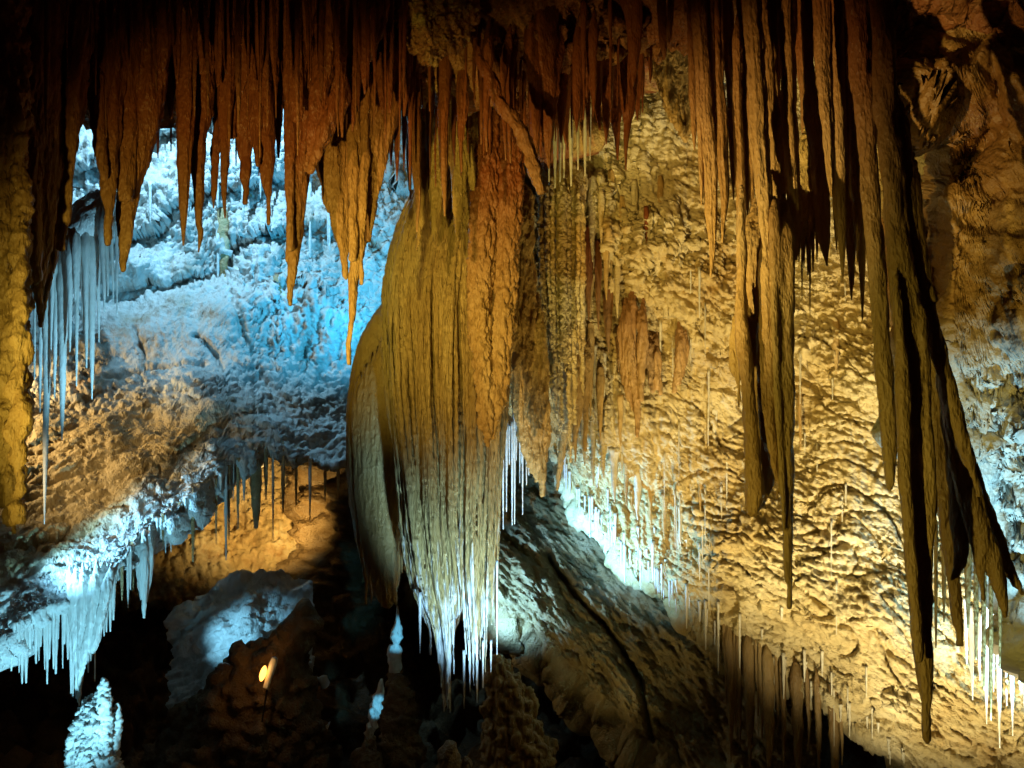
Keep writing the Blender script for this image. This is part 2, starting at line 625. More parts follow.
def relief_r2(P, x, y):
    popcorn = (stretch_noise(P, -.62, 2.6, 7.5, 4.0, billow, oct=4, seed=41, gain=.6) - .7) * .022
    lumps = (billow(P * 4.6, 4, 51, .62) - .6) * .10 * (sm(330, 300, y - (x - 690) * .35) * sm(190, 240, y) * sm(590, 640, x) + .12)
    scratch = (stretch_noise(P, -.55, 2.2, 15, 5, ridged, oct=3, seed=44) - .5) * .06 * sm(-.25, .2, perlin(P * np.array([1.1, 1.1, .9]), 45)) - (stretch_noise(P, -.25, 1.5, 9, 4, ridged, oct=2, seed=46) - .4) * .04
    k = sm(640, 780, x) * sm(190, 330, y)
    W_ = P + .35 * np.stack([fbm(P * .8, 2, 201), 0 * P[..., 0], fbm(P * .8, 2, 203)], -1)
    crease = -.14 * sm(.80, 1.0, stretch_noise(W_, -.6, .45, 2.6, 1.0, ridged, oct=1, seed=205)) - .12 * sm(.82, 1.0, stretch_noise(W_, -.25, .9, 3.6, 1.5, ridged, oct=1, seed=207)) - .06 * sm(.85, 1.0, stretch_noise(W_, -1.2, .8, 3.0, 1.5, ridged, oct=1, seed=209)) * sm(700, 600, x)
    drip = (flutes(P, 6, .12, 61) - .5) * .10 * sm(600, 500, y) * (1 - .6 * k)
    n = sm(-.1, .25, perlin(P * .7, 77))
    return popcorn * (.3 + .8 * k) + lumps * .8 + scratch * (.35 + .85 * k) * sm(-.3, .2, perlin(P * .9, 211)) + crease * (.5 + .5 * k) + drip


def relief_r3(P, x, y):
    return fbm(P * 16, 3, 71) * .02 + (stretch_noise(P, -.62, 7, 24, 10, billow, oct=2, seed=42) - .5) * .022


WALL_R = surface('cave_wall_golden', 480, 1260, -120, lip_r, dep_r, M['cream'], [relief_r1, relief_r2, relief_r3], 1.5, 1.7, curl=.25, curl_len=1.6, ragged=7)

# ---- the recess under it
bot_s = interp([(420, 560), (500, 606), (560, 655), (600, 695), (650, 745), (700, 790), (820, 840)])
dep_s = rbf([(430, 400, 16), (520, 450, 15.2), (600, 540, 14.6), (650, 700, 13.8), (720, 740, 13.2), (520, 600, 14.4), (800, 700, 13.0), (820, 840, 12.6)])


def relief_s(P, x, y):
    crack = seg_dist(x, y, [(548, 556), (570, 590), (605, 625), (640, 680), (655, 740)])
    shelf = sm(0, 22, (y - 540) * .72 - (x - 500) * .72 + 10)
    return (fbm(P * .8, 4, 81) * .25 + (stretch_noise(P, -.8, 2.5, 8, 4, billow, oct=4, seed=84, gain=.6) - .6) * .09 - .5 * np.exp(-(crack / 3.0) ** 2) + .30 * shelf
            + (stretch_noise(P, -.8, 1.0, 3.2, 2, billow, oct=4, seed=83) - .5) * .16)


WALL_S = surface('cave_wall_recess', 420, 820, 360, bot_s, dep_s, M['slope'], [relief_s, lambda P, x, y: fbm(P * 8, 3, 5) * .04], 1.8, 1.8, curl=.3, curl_len=1.5, ragged=5)

# ---- far wall under blue light and the ochre shelf that runs forward from it
lip_l = interp([(-200, 720), (-60, 668), (0, 640), (60, 600), (115, 568), (150, 528), (200, 495), (240, 462), (262, 446), (300, 458), (350, 462), (480, 470)])
dep_l = rbf([(200, -40, 16.5), (150, 100, 17.6), (300, 120, 18.2), (300, 260, 18.2), (100, 300, 17.2), (200, 380, 16.6), (60, 430, 15.0), (60, 500, 14.2),
             (0, 560, 13.0), (-120, 620, 11.8), (0, 640, 12.2), (110, 566, 13.0), (200, 494, 14.6), (260, 445, 16.2), (350, 460, 17.6),
             (470, 460, 18.4), (470, 100, 18.6), (-150, 300, 15.5), (-150, -40, 14.5)])


def relief_l1(P, x, y):
    arc = P[..., 2] - 4.6 - 1.3 * np.cos((P[..., 0] + 4.6) * .55) + .9 * fbm(P * .5, 3, 91)
    brow = .55 * ((arc * .55) % 1.0) ** 2 * sm(340, 250, y)
    shelf = stretch_noise(P, .45, .5, 1.6, .8, billow, oct=2, seed=92)
    return fbm(P * .4, 3, 93) * (.6 - .3 * sm(380, 450, y)) - brow + (shelf - .5) * .10 * sm(360, 440, y)


def relief_l2(P, x, y):
    curt = (flutes(P, 5.5, .09, 95) - .5) * .17 * sm(-.2, .15, perlin(P * np.array([.5, .5, .5]), 96)) * sm(390, 340, y)
    crum = (billow(P * 4.0, 4, 97, .6) - .5) * .10 * sm(430, 390, y) + (stretch_noise(P, .5, 2.2, 7, 4, billow, oct=3, seed=99) - .5) * (.035 + .03 * sm(420, 470, y))
    smooth = sm(260, 300, y) * sm(400, 350, y) * sm(80, 110, x) * sm(260, 220, x)
    crack = -.07 * sm(.93, 1.0, ridged(P * np.array([.9, .9, 1.5]), 1, 98))
    c3 = 0
    for pts in ([(136, 330), (143, 352), (140, 385)], [(232, 292), (242, 330), (252, 352), (268, 384)], [(108, 378), (150, 366), (205, 362)], [(196, 338), (215, 352), (222, 372)], [(300, 300), (312, 330), (306, 352)]):
        c3 = c3 - .16 * np.exp(-(seg_dist(x + 5 * perlin(P * 3, 90), y, pts) / 2.2) ** 2)
    return (curt + crum) * (1 - .85 * smooth) + crack * (1 - .5 * smooth) + c3


WALL_L = surface('cave_wall_blue', -200, 480, -140, lip_l, dep_l, M['blue_wall'], [relief_l1, relief_l2, lambda P, x, y: fbm(P * 8, 3, 6) * .035], 1.6, 1.6,
        curl=.3, curl_len=3.0, ragged=8, level=True)

# ---- niche glowing orange below that shelf
WALL_N = surface('cave_wall_niche', 110, 430, 400, 600, rbf([(110, 400, 19.5), (430, 400, 20.5), (110, 600, 18.6), (430, 600, 19.6), (250, 500, 20.2)]), M['ochre'],
        [lambda P, x, y: fbm(P * .7, 3, 101) * .3 + (stretch_noise(P, .5, 3.5, 9, 5, billow, oct=3, seed=102, gain=.6) - .5) * .13 + (flutes(P, 6, .10, 103) - .5) * .13], 2.2, 2.2, curl=.3)

# ---- dark chamber behind and below
def relief_d(P, x, y):
    pillar = 1.9 * np.exp(-((x - 350 + (y - 640) * .12) / 52.0) ** 2) + 1.0 * np.exp(-((x - 150) / 60.0) ** 2)
    return -pillar * 0 + fbm(P * .35, 4, 111) * 1.1 + (billow(P * 1.1, 4, 112) - .5) * .5 + (flutes(P, 1.2, .2, 113) - .5) * .5


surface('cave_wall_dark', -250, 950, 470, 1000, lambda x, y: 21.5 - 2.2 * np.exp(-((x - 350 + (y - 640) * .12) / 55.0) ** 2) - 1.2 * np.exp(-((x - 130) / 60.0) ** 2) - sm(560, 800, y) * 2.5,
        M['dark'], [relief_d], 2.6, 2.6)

# ---- slab that catches a blue lamp
top_b = interp([(140, 650), (170, 622), (196, 594), (235, 574), (280, 572), (320, 588), (350, 606)])
surface('rock_slope', 172, 312, top_b, lambda x: 760 + 0 * x, rbf([(140, 640, 16.6), (350, 600, 17.2), (200, 708, 15.2), (280, 640, 16.0), (240, 640, 15.7), (240, 760, 14.6), (140, 760, 15.0), (350, 760, 15.4)]), M['ice'],
        [lambda P, x, y: fbm(P * .9, 3, 121) * .28 + (stretch_noise(P, .55, .9, 4.2, 2.4, billow, oct=4, seed=122) - .5) * .12 + (billow(P * 2.4, 3, 123) - .5) * .10, lambda P, x, y: fbm(P * 7, 3, 124) * .03],
        1.2, 1.2, curl=.3, curl_len=1.0, level=True)


# ---- floor of the chasm
def floor():
    n = 220
    x = np.linspace(-26, 26, n)
    y = np.linspace(-4, 34, n)
    X, Y = np.meshgrid(x, y)
    Z = -4.6 + 0 * X
    P = np.stack([X, Y, Z], -1)
    Z = Z + fbm(P * .35, 4, 131) * 1.2 + (billow(P * .8, 3, 132) - .5) * .7 - 2.2 * sm(11, 5, Y)
    P = np.stack([X, Y, Z], -1)
    i, j = np.meshgrid(np.arange(n - 1), np.arange(n - 1), indexing='ij')
    F = np.stack([i * n + j, i * n + j + 1, (i + 1) * n + j + 1, (i + 1) * n + j], -1).reshape(-1, 4)
    struct(link_mesh('cave_floor', P.reshape(-1, 3), F, M['dark']))


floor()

# ---- low ceiling overhead whose broken lip carries the fringe of stalactites
lip_c = interp([(-400, 30), (0, 40), (100, 52), (160, 66), (215, 40), (262, 48), (350, 36), (400, 40), (432, 60), (480, 40), (560, 22), (640, 14), (700, -6),
                (850, -30), (1000, -60), (1300, -60)])
dep_c = rbf([(-400, -700, 1.6), (500, -700, 1.5), (1300, -700, 1.6), (-400, 40, 5.2), (0, 40, 5.4), (200, 40, 6.4), (430, 40, 6.8), (650, 10, 6.6), (850, -20, 5.6),
             (1000, -40, 5.0), (1300, -40, 4.4), (0, -300, 3.0), (500, -300, 3.2), (1000, -300, 2.8)])
surface('cave_ceiling_near', -400, 1300, -700, lip_c, dep_c, M['rust'],
        [lambda P, x, y: fbm(P * .6, 3, 141) * .3, lambda P, x, y: (billow(P * 1.6, 4, 142) - .5) * .18 + fbm(P * 7, 3, 143) * .025], 3.2, 3.4, curl=.35, curl_len=1.4, ragged=14)
# a second lip farther in
lip_c2 = interp([(330, 20), (380, 60), (420, 84), (470, 90), (528, 84), (545, 118), (590, 120), (606, 76), (640, 40), (700, 10), (800, 30)])
surface('cave_ceiling_far', 330, 800, -420, lip_c2, lambda x, y: 8.4 + 1.5 * sm(-100, 180, y) + 0 * x, M['rust'],
        [lambda P, x, y: fbm(P * .7, 3, 151) * .35, lambda P, x, y: (flutes(P, 3, .2, 152) - .5) * .25 + fbm(P * 7, 3, 153) * .03], 2.4, 2.6, curl=.3, curl_len=1.2, ragged=14)

# ---- rust-stained rock overhead on the far right
bot_t = interp([(862, 150), (880, 268), (930, 318), (955, 345), (968, 410), (990, 490), (1024, 570), (1120, 720), (1320, 900)])


def dep_t(x, y):
    b = 5.6 - .55 * sm(900, 1100, x) + .9 * sm(300, 560, y) - .9 * sm(60, -300, y)
    hollow = 5.0 * sm(950, 905, x) * sm(100, 150, y + (x - 900) * .05) * sm(430, 330, y)
    hollow2 = .5 * sm(115, 150, y - 30 * np.cos((x - 945) / 26.0)) * sm(200, 160, y) * sm(1010, 960, x)
    return b + hollow + hollow2 + .9 * sm(895, 862, x)


def relief_t(P, x, y):
    d = y - np.interp(x, [860, 895, 925, 950, 980, 1000, 1040, 1320], [100, 118, 126, 116, 112, 86, 150, 260])
    knob = .34 * np.exp(-((d + 24) / 26.0) ** 2) * sm(855, 900, x)
    return fbm(P * 1.1, 4, 161) * (.22 + .1 * sm(330, 420, y)) + knob + (stretch_noise(P, -.5, 1.6, 3.4, 2, billow, oct=4, seed=162) - .5) * (.05 + .16 * sm(330, 420, y))


surface('cave_wall_rust', 862, 1320, -320, bot_t, dep_t, M['rust_wall'], [relief_t, lambda P, x, y: fbm(P * 9, 4, 163) * .025 + (billow(P * 5, 3, 164) - .5) * (.01 + .06 * sm(330, 420, y))], 1.8, 1.8,
        curl=.3, curl_len=1.2, ragged=10)


from mathutils.bvhtree import BVHTree
_bvh = {}


def hit(wall, px, py, default=12.0):
    """distance Y at which the line of sight meets a rock face"""
    if wall.name not in _bvh:
        me = wall.data
        co_ = np.empty(len(me.vertices) * 3, np.float32)
        me.vertices.foreach_get('co', co_)
        vi = np.empty(len(me.loops), np.int32)
        me.loops.foreach_get('vertex_index', vi)
        _bvh[wall.name] = BVHTree.FromPolygons(co_.reshape(-1, 3).tolist(), vi.reshape(-1, 4).tolist())
    d = Vector(ray(px, py)).normalized()
    h = _bvh[wall.name].ray_cast(Vector(CAM), d)
    return h[0].y if h[0] is not None else default

# ================================================================== the brown fringe hanging from the near ceiling
ST = dict(n_ang=44, step=2.4, flute=.20, lump=.09, freq=9, wob=.012, fk=2.5)
GF = "brown stalactites fringing the near ceiling"


def stal(label, rows, Y, mat='brown', group=GF, name='stalactite', **kw):
    k = dict(ST)
    k.update(kw)
    o = tube_obj(name, rows, Y, M[mat], **k)
    return tag(o, label, 'stalactite', group)


def dstal(label, tubes, mat='brown', voxel=.0115, group=GF, name='drapery', cat='drapery', **kw):
    k = dict(amp=.014, freq=9, zs=.14, cre=.017)
    tk = kw.pop('tk', dict(n_ang=22, step=4, flute=.18, lump=.06, fk=2.2))
    k.update(kw)
    o = fused(name, [(r, Y, tk) for r, Y in tubes], M[mat], min(voxel, .014), **k)
    return tag(o, label, cat, group)


rng0 = random.Random(9)
# -- towards the side wall
dstal("thick rough brown column, knobbly all over, hanging the full height beside the blue icicles",
      [([(0, -90, 26), (2, 60, 20), (6, 200, 18), (9, 300, 16), (13, 390, 12), (12, 460, 8), (12, 505, 6), (14, 531, 2)], 4.6),
       ([(-22, -90, 40), (-16, 150, 26), (-10, 330, 18), (2, 430, 10), (5, 505, 4)], 4.7),
       ([(17, 90, 4), (20, 220, 5), (21, 330, 5.5), (20, 420, 6), (19, 480, 4), (20, 520, 2)], 4.45)],
      'brown', .013, name='hanging_column', cat='column', amp=.02, freq=7, cre=.042, zs=.4)
dstal("dark brown drapery pressed against the rough brown column, its tip level with the icicle roots",
      [([(38, -90, 34), (39, 60, 22), (40, 200, 14), (38, 280, 6.5), (40, 318, 1.4)], 4.9),
       ([(28, -90, 20), (31, 120, 12), (33, 220, 7), (36, 280, 3)], 4.8)])
dstal("broad brown drapery slanting down to a point just above the blue icicles",
      [([(72, -90, 32), (66, 100, 17), (60, 170, 12), (52, 240, 8.5), (44, 298, 4.5), (40, 326, 1)], 5.1),
       ([(78, -60, 16), (73, 90, 6), (68, 190, 5), (60, 250, 3)], 5.0),
       ([(56, 60, 8), (54, 160, 6), (48, 250, 4)], 5.0)])
dstal("slim brown stalactite between two broad draperies, pointing at the blue wall's dark root",
      [([(106, -90, 26), (106, 60, 19), (107, 130, 12.5), (109, 180, 7), (109, 215, 4.2), (107, 244, .9)], 5.5),
       ([(97, 40, 10), (99, 120, 6), (104, 180, 3)], 5.4)])
dstal("massive brown drapery with one stepped edge, widest of those before the blue wall",
      [([(148, -90, 36), (146, 60, 22), (143, 108, 18), (138, 145, 14), (131, 180, 9.5), (127, 210, 7.5), (125, 242, 4.5), (123, 271, 1)], 5.7),
       ([(124, -90, 22), (126, 70, 12), (127, 150, 8), (126, 200, 6)], 5.6),
       ([(160, 20, 10), (158, 90, 6), (152, 140, 4)], 5.8)])
stal("stubby dark stalactite in the gap beside the massive stepped drapery", [(168, -50, 9), (169, 60, 7), (171, 119, 1.4)], 6.0)
stal("long smooth brown stalactite, sharpest of the pair crossing the pale blue gap", [(184, -70, 17), (184, 60, 11.5), (184.5, 120, 8.6), (184.5, 180, 5.6), (183.5, 222, 2.8), (183, 245, .7)], 6.0)
stal("long brown stalactite with a knobbly kinked tip, paired with the sharp smooth one",
     [(204, -70, 17), (203, 60, 12.5), (202, 110, 9.5), (200, 150, 6.8), (199.5, 190, 4.8), (198, 222, 3), (200, 232, 2.6), (198, 252, .7)], 6.2, wob=.02, lump=.16)
stal("thin bead-strung stalactite, lumpy like a chain, over the pale blue gap", [(217, -40, 8), (216, 100, 3), (216.5, 128, 3), (217, 140, 4.6), (215, 150, 4.4), (215.5, 165, 3), (215, 187, 2.6), (213, 208, .7)], 6.4, lump=.3, freq=16)
stal("thin brown spike between the beaded stalactite and a wide webbed drapery", [(226, -40, 13), (226, 90, 8), (225, 140, 4.4), (224.5, 180, 3), (225, 218, .7)], 6.2)
dstal("wide webbed brown drapery ending in one short centred spike",
      [([(243, -60, 26), (243, 80, 17), (244.5, 128, 12.5), (245.5, 150, 6.5), (246, 175, 4), (245, 204, .8)], 6.4),
       ([(233, -40, 12), (232, 80, 7), (233, 138, 3)], 6.3), ([(255, -40, 10), (254, 90, 6), (252, 140, 3)], 6.3)])
dstal("brown drapery with a flat cut edge and needle tip, beside the webbed drapery",
      [([(262, -60, 22), (262, 80, 15), (264, 140, 9.5), (267, 172, 5.5), (268.5, 198, 3), (268, 224, .8)], 6.3),
       ([(254, 10, 9), (255, 120, 5), (258, 166, 3)], 6.2)])
stal("short ragged brown stalactite stopping at the white gap above the far wall", [(280, -40, 14), (280, 80, 7), (279, 120, 4), (279, 158, 1)], 6.5, lump=.16)
dstal("long straight dark drapery with a split tip running far down the blue wall",
      [([(318, -80, 42), (312, 50, 30), (304, 112, 18), (298, 160, 11.5), (297, 200, 8.6), (295, 240, 6.4), (292, 276, 3.4), (291, 305, .8)], 6.1),
       ([(346, -60, 30), (336, 50, 16), (322, 110, 8), (312, 150, 5), (306, 172, 2)], 5.8),
       ([(292, -40, 16), (291, 90, 7), (290, 180, 4), (291, 250, 3)], 6.0)])
dstal("golden sail-like drapery curving to a narrow tail, half behind its long neighbour",
      [([(340, -20, 28), (337, 80, 23), (332, 140, 18), (335, 178, 14), (339, 212, 9.5), (343, 245, 5), (346, 278, 1)], 6.6),
       ([(326, 60, 10), (320, 140, 6), (322, 170, 4), (330, 212, 2.5)], 6.6)], 'honey')
dstal("longest golden drapery before the blue wall, ending in a needle beside the great shield",
      [([(382, -40, 26), (378, 70, 21), (371, 126, 17), (365, 176, 13), (360, 215, 9.6), (357, 250, 7.2), (353, 285, 4.4), (351, 320, 2.5), (349, 364, .7)], 6.4),
       ([(352, -20, 10), (353, 120, 6), (353, 200, 4.5), (352, 260, 3)], 6.3),
       ([(398, 20, 12), (392, 110, 7), (382, 160, 5), (375, 200, 3), (368, 240, 2)], 6.4),
       ([(366, 60, 5), (365, 150, 4), (362, 230, 3), (361.5, 284, .7)], 6.25)], 'honey')
dstal("folded red-brown drapery hanging sideways across the ceiling like a swept curtain",
      [([(380, -40, 12), (374, 20, 11), (358, 60, 10), (334, 110, 9), (318, 150, 6), (310, 172, 2)], 5.7),
       ([(340, -40, 18), (328, 50, 12), (316, 110, 8), (309, 155, 3)], 5.7),
       ([(306, -40, 18), (298, 60, 9), (296, 120, 4)], 5.7)], 'brown')

it = []
for k in range(44):
    x = 18 + k * 9.0 + rng0.uniform(-5, 5)
    env = np.interp(x, [0, 60, 78, 97, 120, 160, 172, 190, 212, 230, 256, 280, 316, 350, 400, 430], [250, 130, 70, 120, 150, 120, 100, 150, 140, 150, 165, 140, 160, 190, 170, 180])
    y1 = env * rng0.uniform(.45, 1.05)
    w = rng0.choice([1.0, 1.3, 1.7, 2.2, 3.0])
    it.append(([(x + rng0.uniform(-4, 4), -40, w * 1.8), (x + rng0.uniform(-1, 1), y1 * .4, w * 1.2), (x, y1 * .8, w * .7), (x + rng0.uniform(-1, 1), y1, .4)], rng0.uniform(4.6, 5.4)))
fringe('stalactite', 'stalactite', "fine brown spikes in front of the broad draperies", "fine brown spike hanging in front of the broad fringe draperies", it, M['brown'], n_ang=14, step=4, flute=.12, lump=.12)

# -- small fringe behind the broad ones, seen in the gaps
rng = random.Random(3)
it = []
for (x, y1, w) in [(158, 158, 1.5), (171, 151, 1), (229, 168, 1), (236, 166, 1), (259, 176, 1.4), (275, 143, 2), (288, 132, 3), (150, 132, 2.5), (386, 150, 3),
                   (391, 166, 2.5), (397, 181, 2.6), (404, 171, 1.8), (410, 190, 1.5), (90, 96, 4), (82, 70, 5)]:
    it.append(([(x + rng.uniform(-3, 3), -30, w * 3), (x + .5, y1 * .5, w * 1.8), (x, y1 * .85, w), (x, y1, .5)], rng.uniform(6.5, 7.2)))
fringe('stalactite', 'stalactite', "thin brown stalactites in the gaps of the fringe",
       "{n} thin brown stalactite in the fringe's gaps, counted from the rough brown column", it, M['brown'], n_ang=14, step=4, flute=.12, lump=.12)

# -- matted roots of the fringe close under the ceiling
it = []
for k in range(32):
    x = -10 + k * 13.4 + rng.uniform(-3, 3)
    env = np.interp(x, [0, 60, 78, 97, 120, 160, 172, 190, 212, 230, 256, 280, 316, 350, 400, 430], [260, 150, 60, 110, 120, 92, 92, 108, 104, 122, 128, 112, 132, 140, 118, 120])
    y1 = env * rng.uniform(.68, 1.0)
    w = rng.uniform(4, 8.5)
    it.append(([(x + rng.uniform(-4, 4), -70, w * 1.5), (x, y1 * .4, w), (x + 1, y1 * .8, w * .5), (x + rng.uniform(-2, 2), y1, 1)], rng.uniform(5.2, 6.6) if x > 80 else rng.uniform(5.2, 5.7)))
fringe('stalactite', 'stalactite', "short red-brown stalactites matted under the near ceiling",
       "short red-brown stalactite matted under the near ceiling before the blue wall", it, M['brown'], n_ang=18, step=4, flute=.2, lump=.1)

# -- the dense dark middle above the great shield
it = []
for k in range(98):
    x = rng.uniform(402, 655)
    top = rng.uniform(-40, 30)
    env = np.interp(x, [400, 430, 460, 500, 540, 560, 600, 640], [205, 190, 180, 165, 175, 150, 150, 120])
    y1 = env * rng.uniform(.55, 1.0)
    w = rng.choice([1.2, 1.5, 1.8, 2.4, 3, 3.6, 5, 6.5])
    it.append(([(x + rng.uniform(-6, 6), top, w * 2.0), (x + rng.uniform(-2, 2), top + (y1 - top) * .4, w * 1.2), (x, top + (y1 - top) * .8, w * .7), (x + rng.uniform(-1, 1), y1, .6)],
               rng.uniform(6.6, 8.6)))
fringe('stalactite', 'stalactite', "slender honey stalactites crowded above the great shield",
       "slender honey stalactite in the dark crowd hanging above the great fluted shield", it, M['honey'], n_ang=16, step=3.5, flute=.16, lump=.12)
for lab, rows, Y in [
    ("tall pale-edged stalactite in the crowd, straight above the great shield's middle", [(443, 30, 9), (444, 80, 7), (443, 130, 5), (444, 180, 3), (445, 216, .8)], 7.0),
    ("stalactite with a swollen teardrop shoulder, next to the slanting rock limb", [(463, 60, 5), (461, 90, 5.5), (462, 100, 6.5), (461, 140, 2.4), (462, 172, .8)], 7.1),
    ("long pointed stalactite crossing the great shield's pale upper edge", [(413, 60, 9), (414, 120, 7), (416, 170, 4.5), (417, 206, 2.4), (417, 232, .8)], 7.0),
    ("broad dark red blade with one bright straight edge, in the ceiling's centre", [(544, -20, 22), (545, 60, 17), (547, 110, 9), (549, 146, 4), (549, 168, .8)], 6.9),
    ("dark red curved blade ending in a pale drip, over the straw cluster", [(598, 0, 16), (594, 60, 10), (597, 100, 5), (600, 130, 1)], 7.2),
    ("single golden stalactite hanging alone before the black hollow", [(629, -30, 13), (628, 55, 10), (628, 98, 8), (627, 125, 4), (626, 150, 1.8), (626, 170, .7)], 7.2),
    ("brown blade turned edge-on between the straw cluster and the lone golden stalactite", [(611, -10, 14), (612, 60, 11), (615, 100, 8), (617, 138, 3), (618, 160, .8)], 8.2),
]:
    stal(lab, rows, Y, 'honey', "slender honey stalactites crowded above the great shield")
dstal("flowing golden flowstone bulge ending in a white pointed drip",
      [([(676, 0, 26), (672, 50, 22), (678, 90, 15), (684, 120, 8), (686, 140, 2.2)], 8.6), ([(662, 10, 12), (662, 70, 7), (672, 110, 5), (682, 134, 2)], 8.5),
       ([(694, 0, 12), (692, 60, 8), (690, 110, 5), (687, 136, 2)], 8.5)], 'amber', group="draperies on the golden wall", cre=.03)
stal("slanting broken limb of rock leaning across the dark ceiling",
     [(474, 46, 5), (483, 66, 5.5), (498, 96, 6), (513, 122, 6.5), (525, 148, 7), (532, 176, 7), (540, 194, 4)], 6.2, 'honey', "fallen limbs wedged in the ceiling", name='rock_limb', lump=.34, freq=13, flute=.25, wob=.05)
dstal("hanging red rock boss with a blunt jutting underside in the ceiling's middle",
      [([(432, -40, 44), (430, 10, 34), (430, 38, 22), (428, 58, 6)], 6.3), ([(456, -30, 24), (452, 20, 18), (448, 46, 6)], 6.3)], 'rust', group="rock bosses", name='rock_boss', cat='rock', cre=.06, amp=.05, zs=.9)

# -- pale straws in the notch
it = [(straw(x, rng.uniform(104, 114), y1, w), 9.3 + rng.uniform(-.1, .2)) for x, y1, w in
      [(549, 182, 1.6), (555, 188, 2), (560, 182, 1.6), (564, 178, 1.6), (571, 186, 2.2), (578, 170, 1.5), (585, 176, 1.7), (590, 160, 1.4)]]
fringe('soda_straw', 'straw', "straws in the notch over the pale drapery", "{n} pale straw in the notch over the pale fluted drapery, from the slanting limb", it, M['pale'], n_ang=10, step=5, flute=.08, lump=.1)

# ================================================================== long stalactites before the golden wall
GR = "long stalactites before the golden wall"
HR = 'honey'
for lab, rows, Y in [
    ("long golden stalactite nearest the white pointed drip, ending in a fine needle", [(697, -80, 9), (702, 50, 7), (708, 150, 7.4), (711, 205, 6), (712, 240, 3.6), (711, 277, .7)], 5.2),
    ("thin golden stalactite tucked behind the needle-tipped one", [(714, -80, 9), (718, 60, 7), (722, 150, 6), (724, 200, 4), (723, 243, .8)], 5.5),
    ("grooved golden stalactite with a bright wavy edge, stopping above the folded drapery", [(750, -80, 9), (755, 60, 8.5), (760, 150, 8.6), (763, 200, 7.4), (765, 240, 4.2), (765, 267, .8)], 4.8),
    ("stout golden stalactite hanging over the joint of the two longest draperies", [(764, -80, 11), (769, 60, 9), (774, 130, 9.5), (778, 200, 8), (779, 240, 4.4), (780, 265, .8)], 5.0),
    ("straight golden stalactite above the longest tapering spear", [(785, -80, 10), (787, 60, 7.5), (791, 150, 6.6), (794, 200, 6), (796, 235, 4), (797, 260, .8)], 4.9),
    ("dark stalactite beside the black void, lit along one edge only", [(820, -80, 9), (823, 50, 7.5), (827, 130, 5.5), (830, 178, 3), (831, 197, .7)], 4.9),
    ("brown stalactite whose forked tip hangs over the small straw shelf", [(810, 70, 10), (817, 150, 8), (822, 200, 7), (824, 242, 4.6), (826, 266, .8)], 5.2),
    ("slim stalactite between the needle-tipped one and the folded drapery", [(737, 20, 5), (738, 120, 5), (740, 200, 5), (742, 260, 4), (744, 300, 2)], 5.3),
]:
    stal(lab, rows, Y, HR, GR, flute=.24, lump=.12)
it = []
for x0, x1, y1, w in [(690, 694, 150, 4), (728, 733, 200, 4), (741, 747, 215, 5), (747, 752, 232, 3), (801, 806, 195, 4), (836, 842, 282, 5), (844, 851, 300, 6), (850, 857, 262, 5),
                      (832, 836, 250, 4), (858, 862, 320, 4), (746, 748, 62, 3), (866, 869, 215, 4), (806, 811, 150, 5), (696, 701, 205, 3), (709, 715, 160, 3), (725, 729, 110, 3), (759, 766, 175, 3), (773, 776, 120, 4), (798, 800, 90, 4),
                      (815, 819, 110, 3), (829, 838, 165, 4), (843, 847, 190, 4), (854, 860, 150, 5), (838, 846, 240, 3), (846, 853, 285, 3), (660, 664, 60, 4), (672, 668, 46, 3)]:
    it.append(([(x0, -60, w * 1.3), (x0 + (x1 - x0) * .5, y1 * .4, w * 1.1), (x1, y1 * .82, w * .8), (x1 + .5, y1, .6)], rng.uniform(5.0, 5.6)))
fringe('stalactite', 'stalactite', "thin dark stalactites between the long golden ones",
       "{n} thin dark stalactite between the long golden ones, counted from the white pointed drip", it, M['honey'], n_ang=18, step=3.5, flute=.2, lump=.12)

o = dstal("long folded brown drapery with a curled lower edge, second longest before the golden wall",
          [([(741, 190, 4), (741, 260, 5), (742, 340, 6), (748, 400, 5), (752, 450, 6), (754, 490, 8), (753, 514, 4)], 4.75),
           ([(757, 205, 10), (757, 250, 15), (757, 300, 16), (762, 380, 13), (764, 440, 11), (764, 480, 8), (757, 508, 4)], 4.95),
           ([(768, 230, 9), (768, 320, 9), (767, 400, 8), (770, 440, 7), (777, 470, 6), (781, 486, 4), (776, 498, 2)], 4.8)],
          'honey', .016, group=GR, amp=.02, cre=.014)
o = dstal("brown flattened lobe with a teardrop tip clinging to the folded drapery's edge",
          [([(738, 300, 3), (737, 345, 6), (738, 368, 5.5), (739, 385, 2.5), (739, 408, .8)], 4.85), ([(744, 290, 3), (743, 350, 3), (741, 372, 2)], 4.8)], 'amber', .012, group=GR)
dstal("longest tapering brown spear before the golden wall, smooth and flat-sided",
      [([(783, 200, 9), (783, 235, 12), (783, 256, 11.5), (784, 360, 9.6), (785.5, 450, 8), (786.5, 520, 6.2), (788, 575, 4), (789, 609, .8)], 4.8),
       ([(774, 200, 5), (776, 330, 4), (780, 450, 3.5), (784, 530, 2.5)], 4.75)], 'brown', .016, group=GR, amp=.014, cre=.008)

# small shelf with straws between the long ones
dstal("small rounded flowstone shelf fringed with straws, between two long stalactites",
      [([(807, 130, 6), (808, 170, 9), (808, 205, 11), (807, 228, 9), (806, 245, 4)], 5.3)], 'amber', .016, group="small flowstone shelves", name='flowstone_shelf', cat='flowstone', cre=.03)
it = [(straw(x, 222, y1, w), 5.25) for x, y1, w in [(799, 262, 1.6), (804, 268, 1.6), (808, 275, 1.8), (813, 272, 1.8), (817, 262, 1.5), (802, 300, 1), (810, 318, 1.1)]]
fringe('soda_straw', 'straw', "straws under the small shelf", "{n} straw under the small flowstone shelf, counted from the longest spear", it, M['honey'], n_ang=10, step=5, flute=.1, lump=.1)

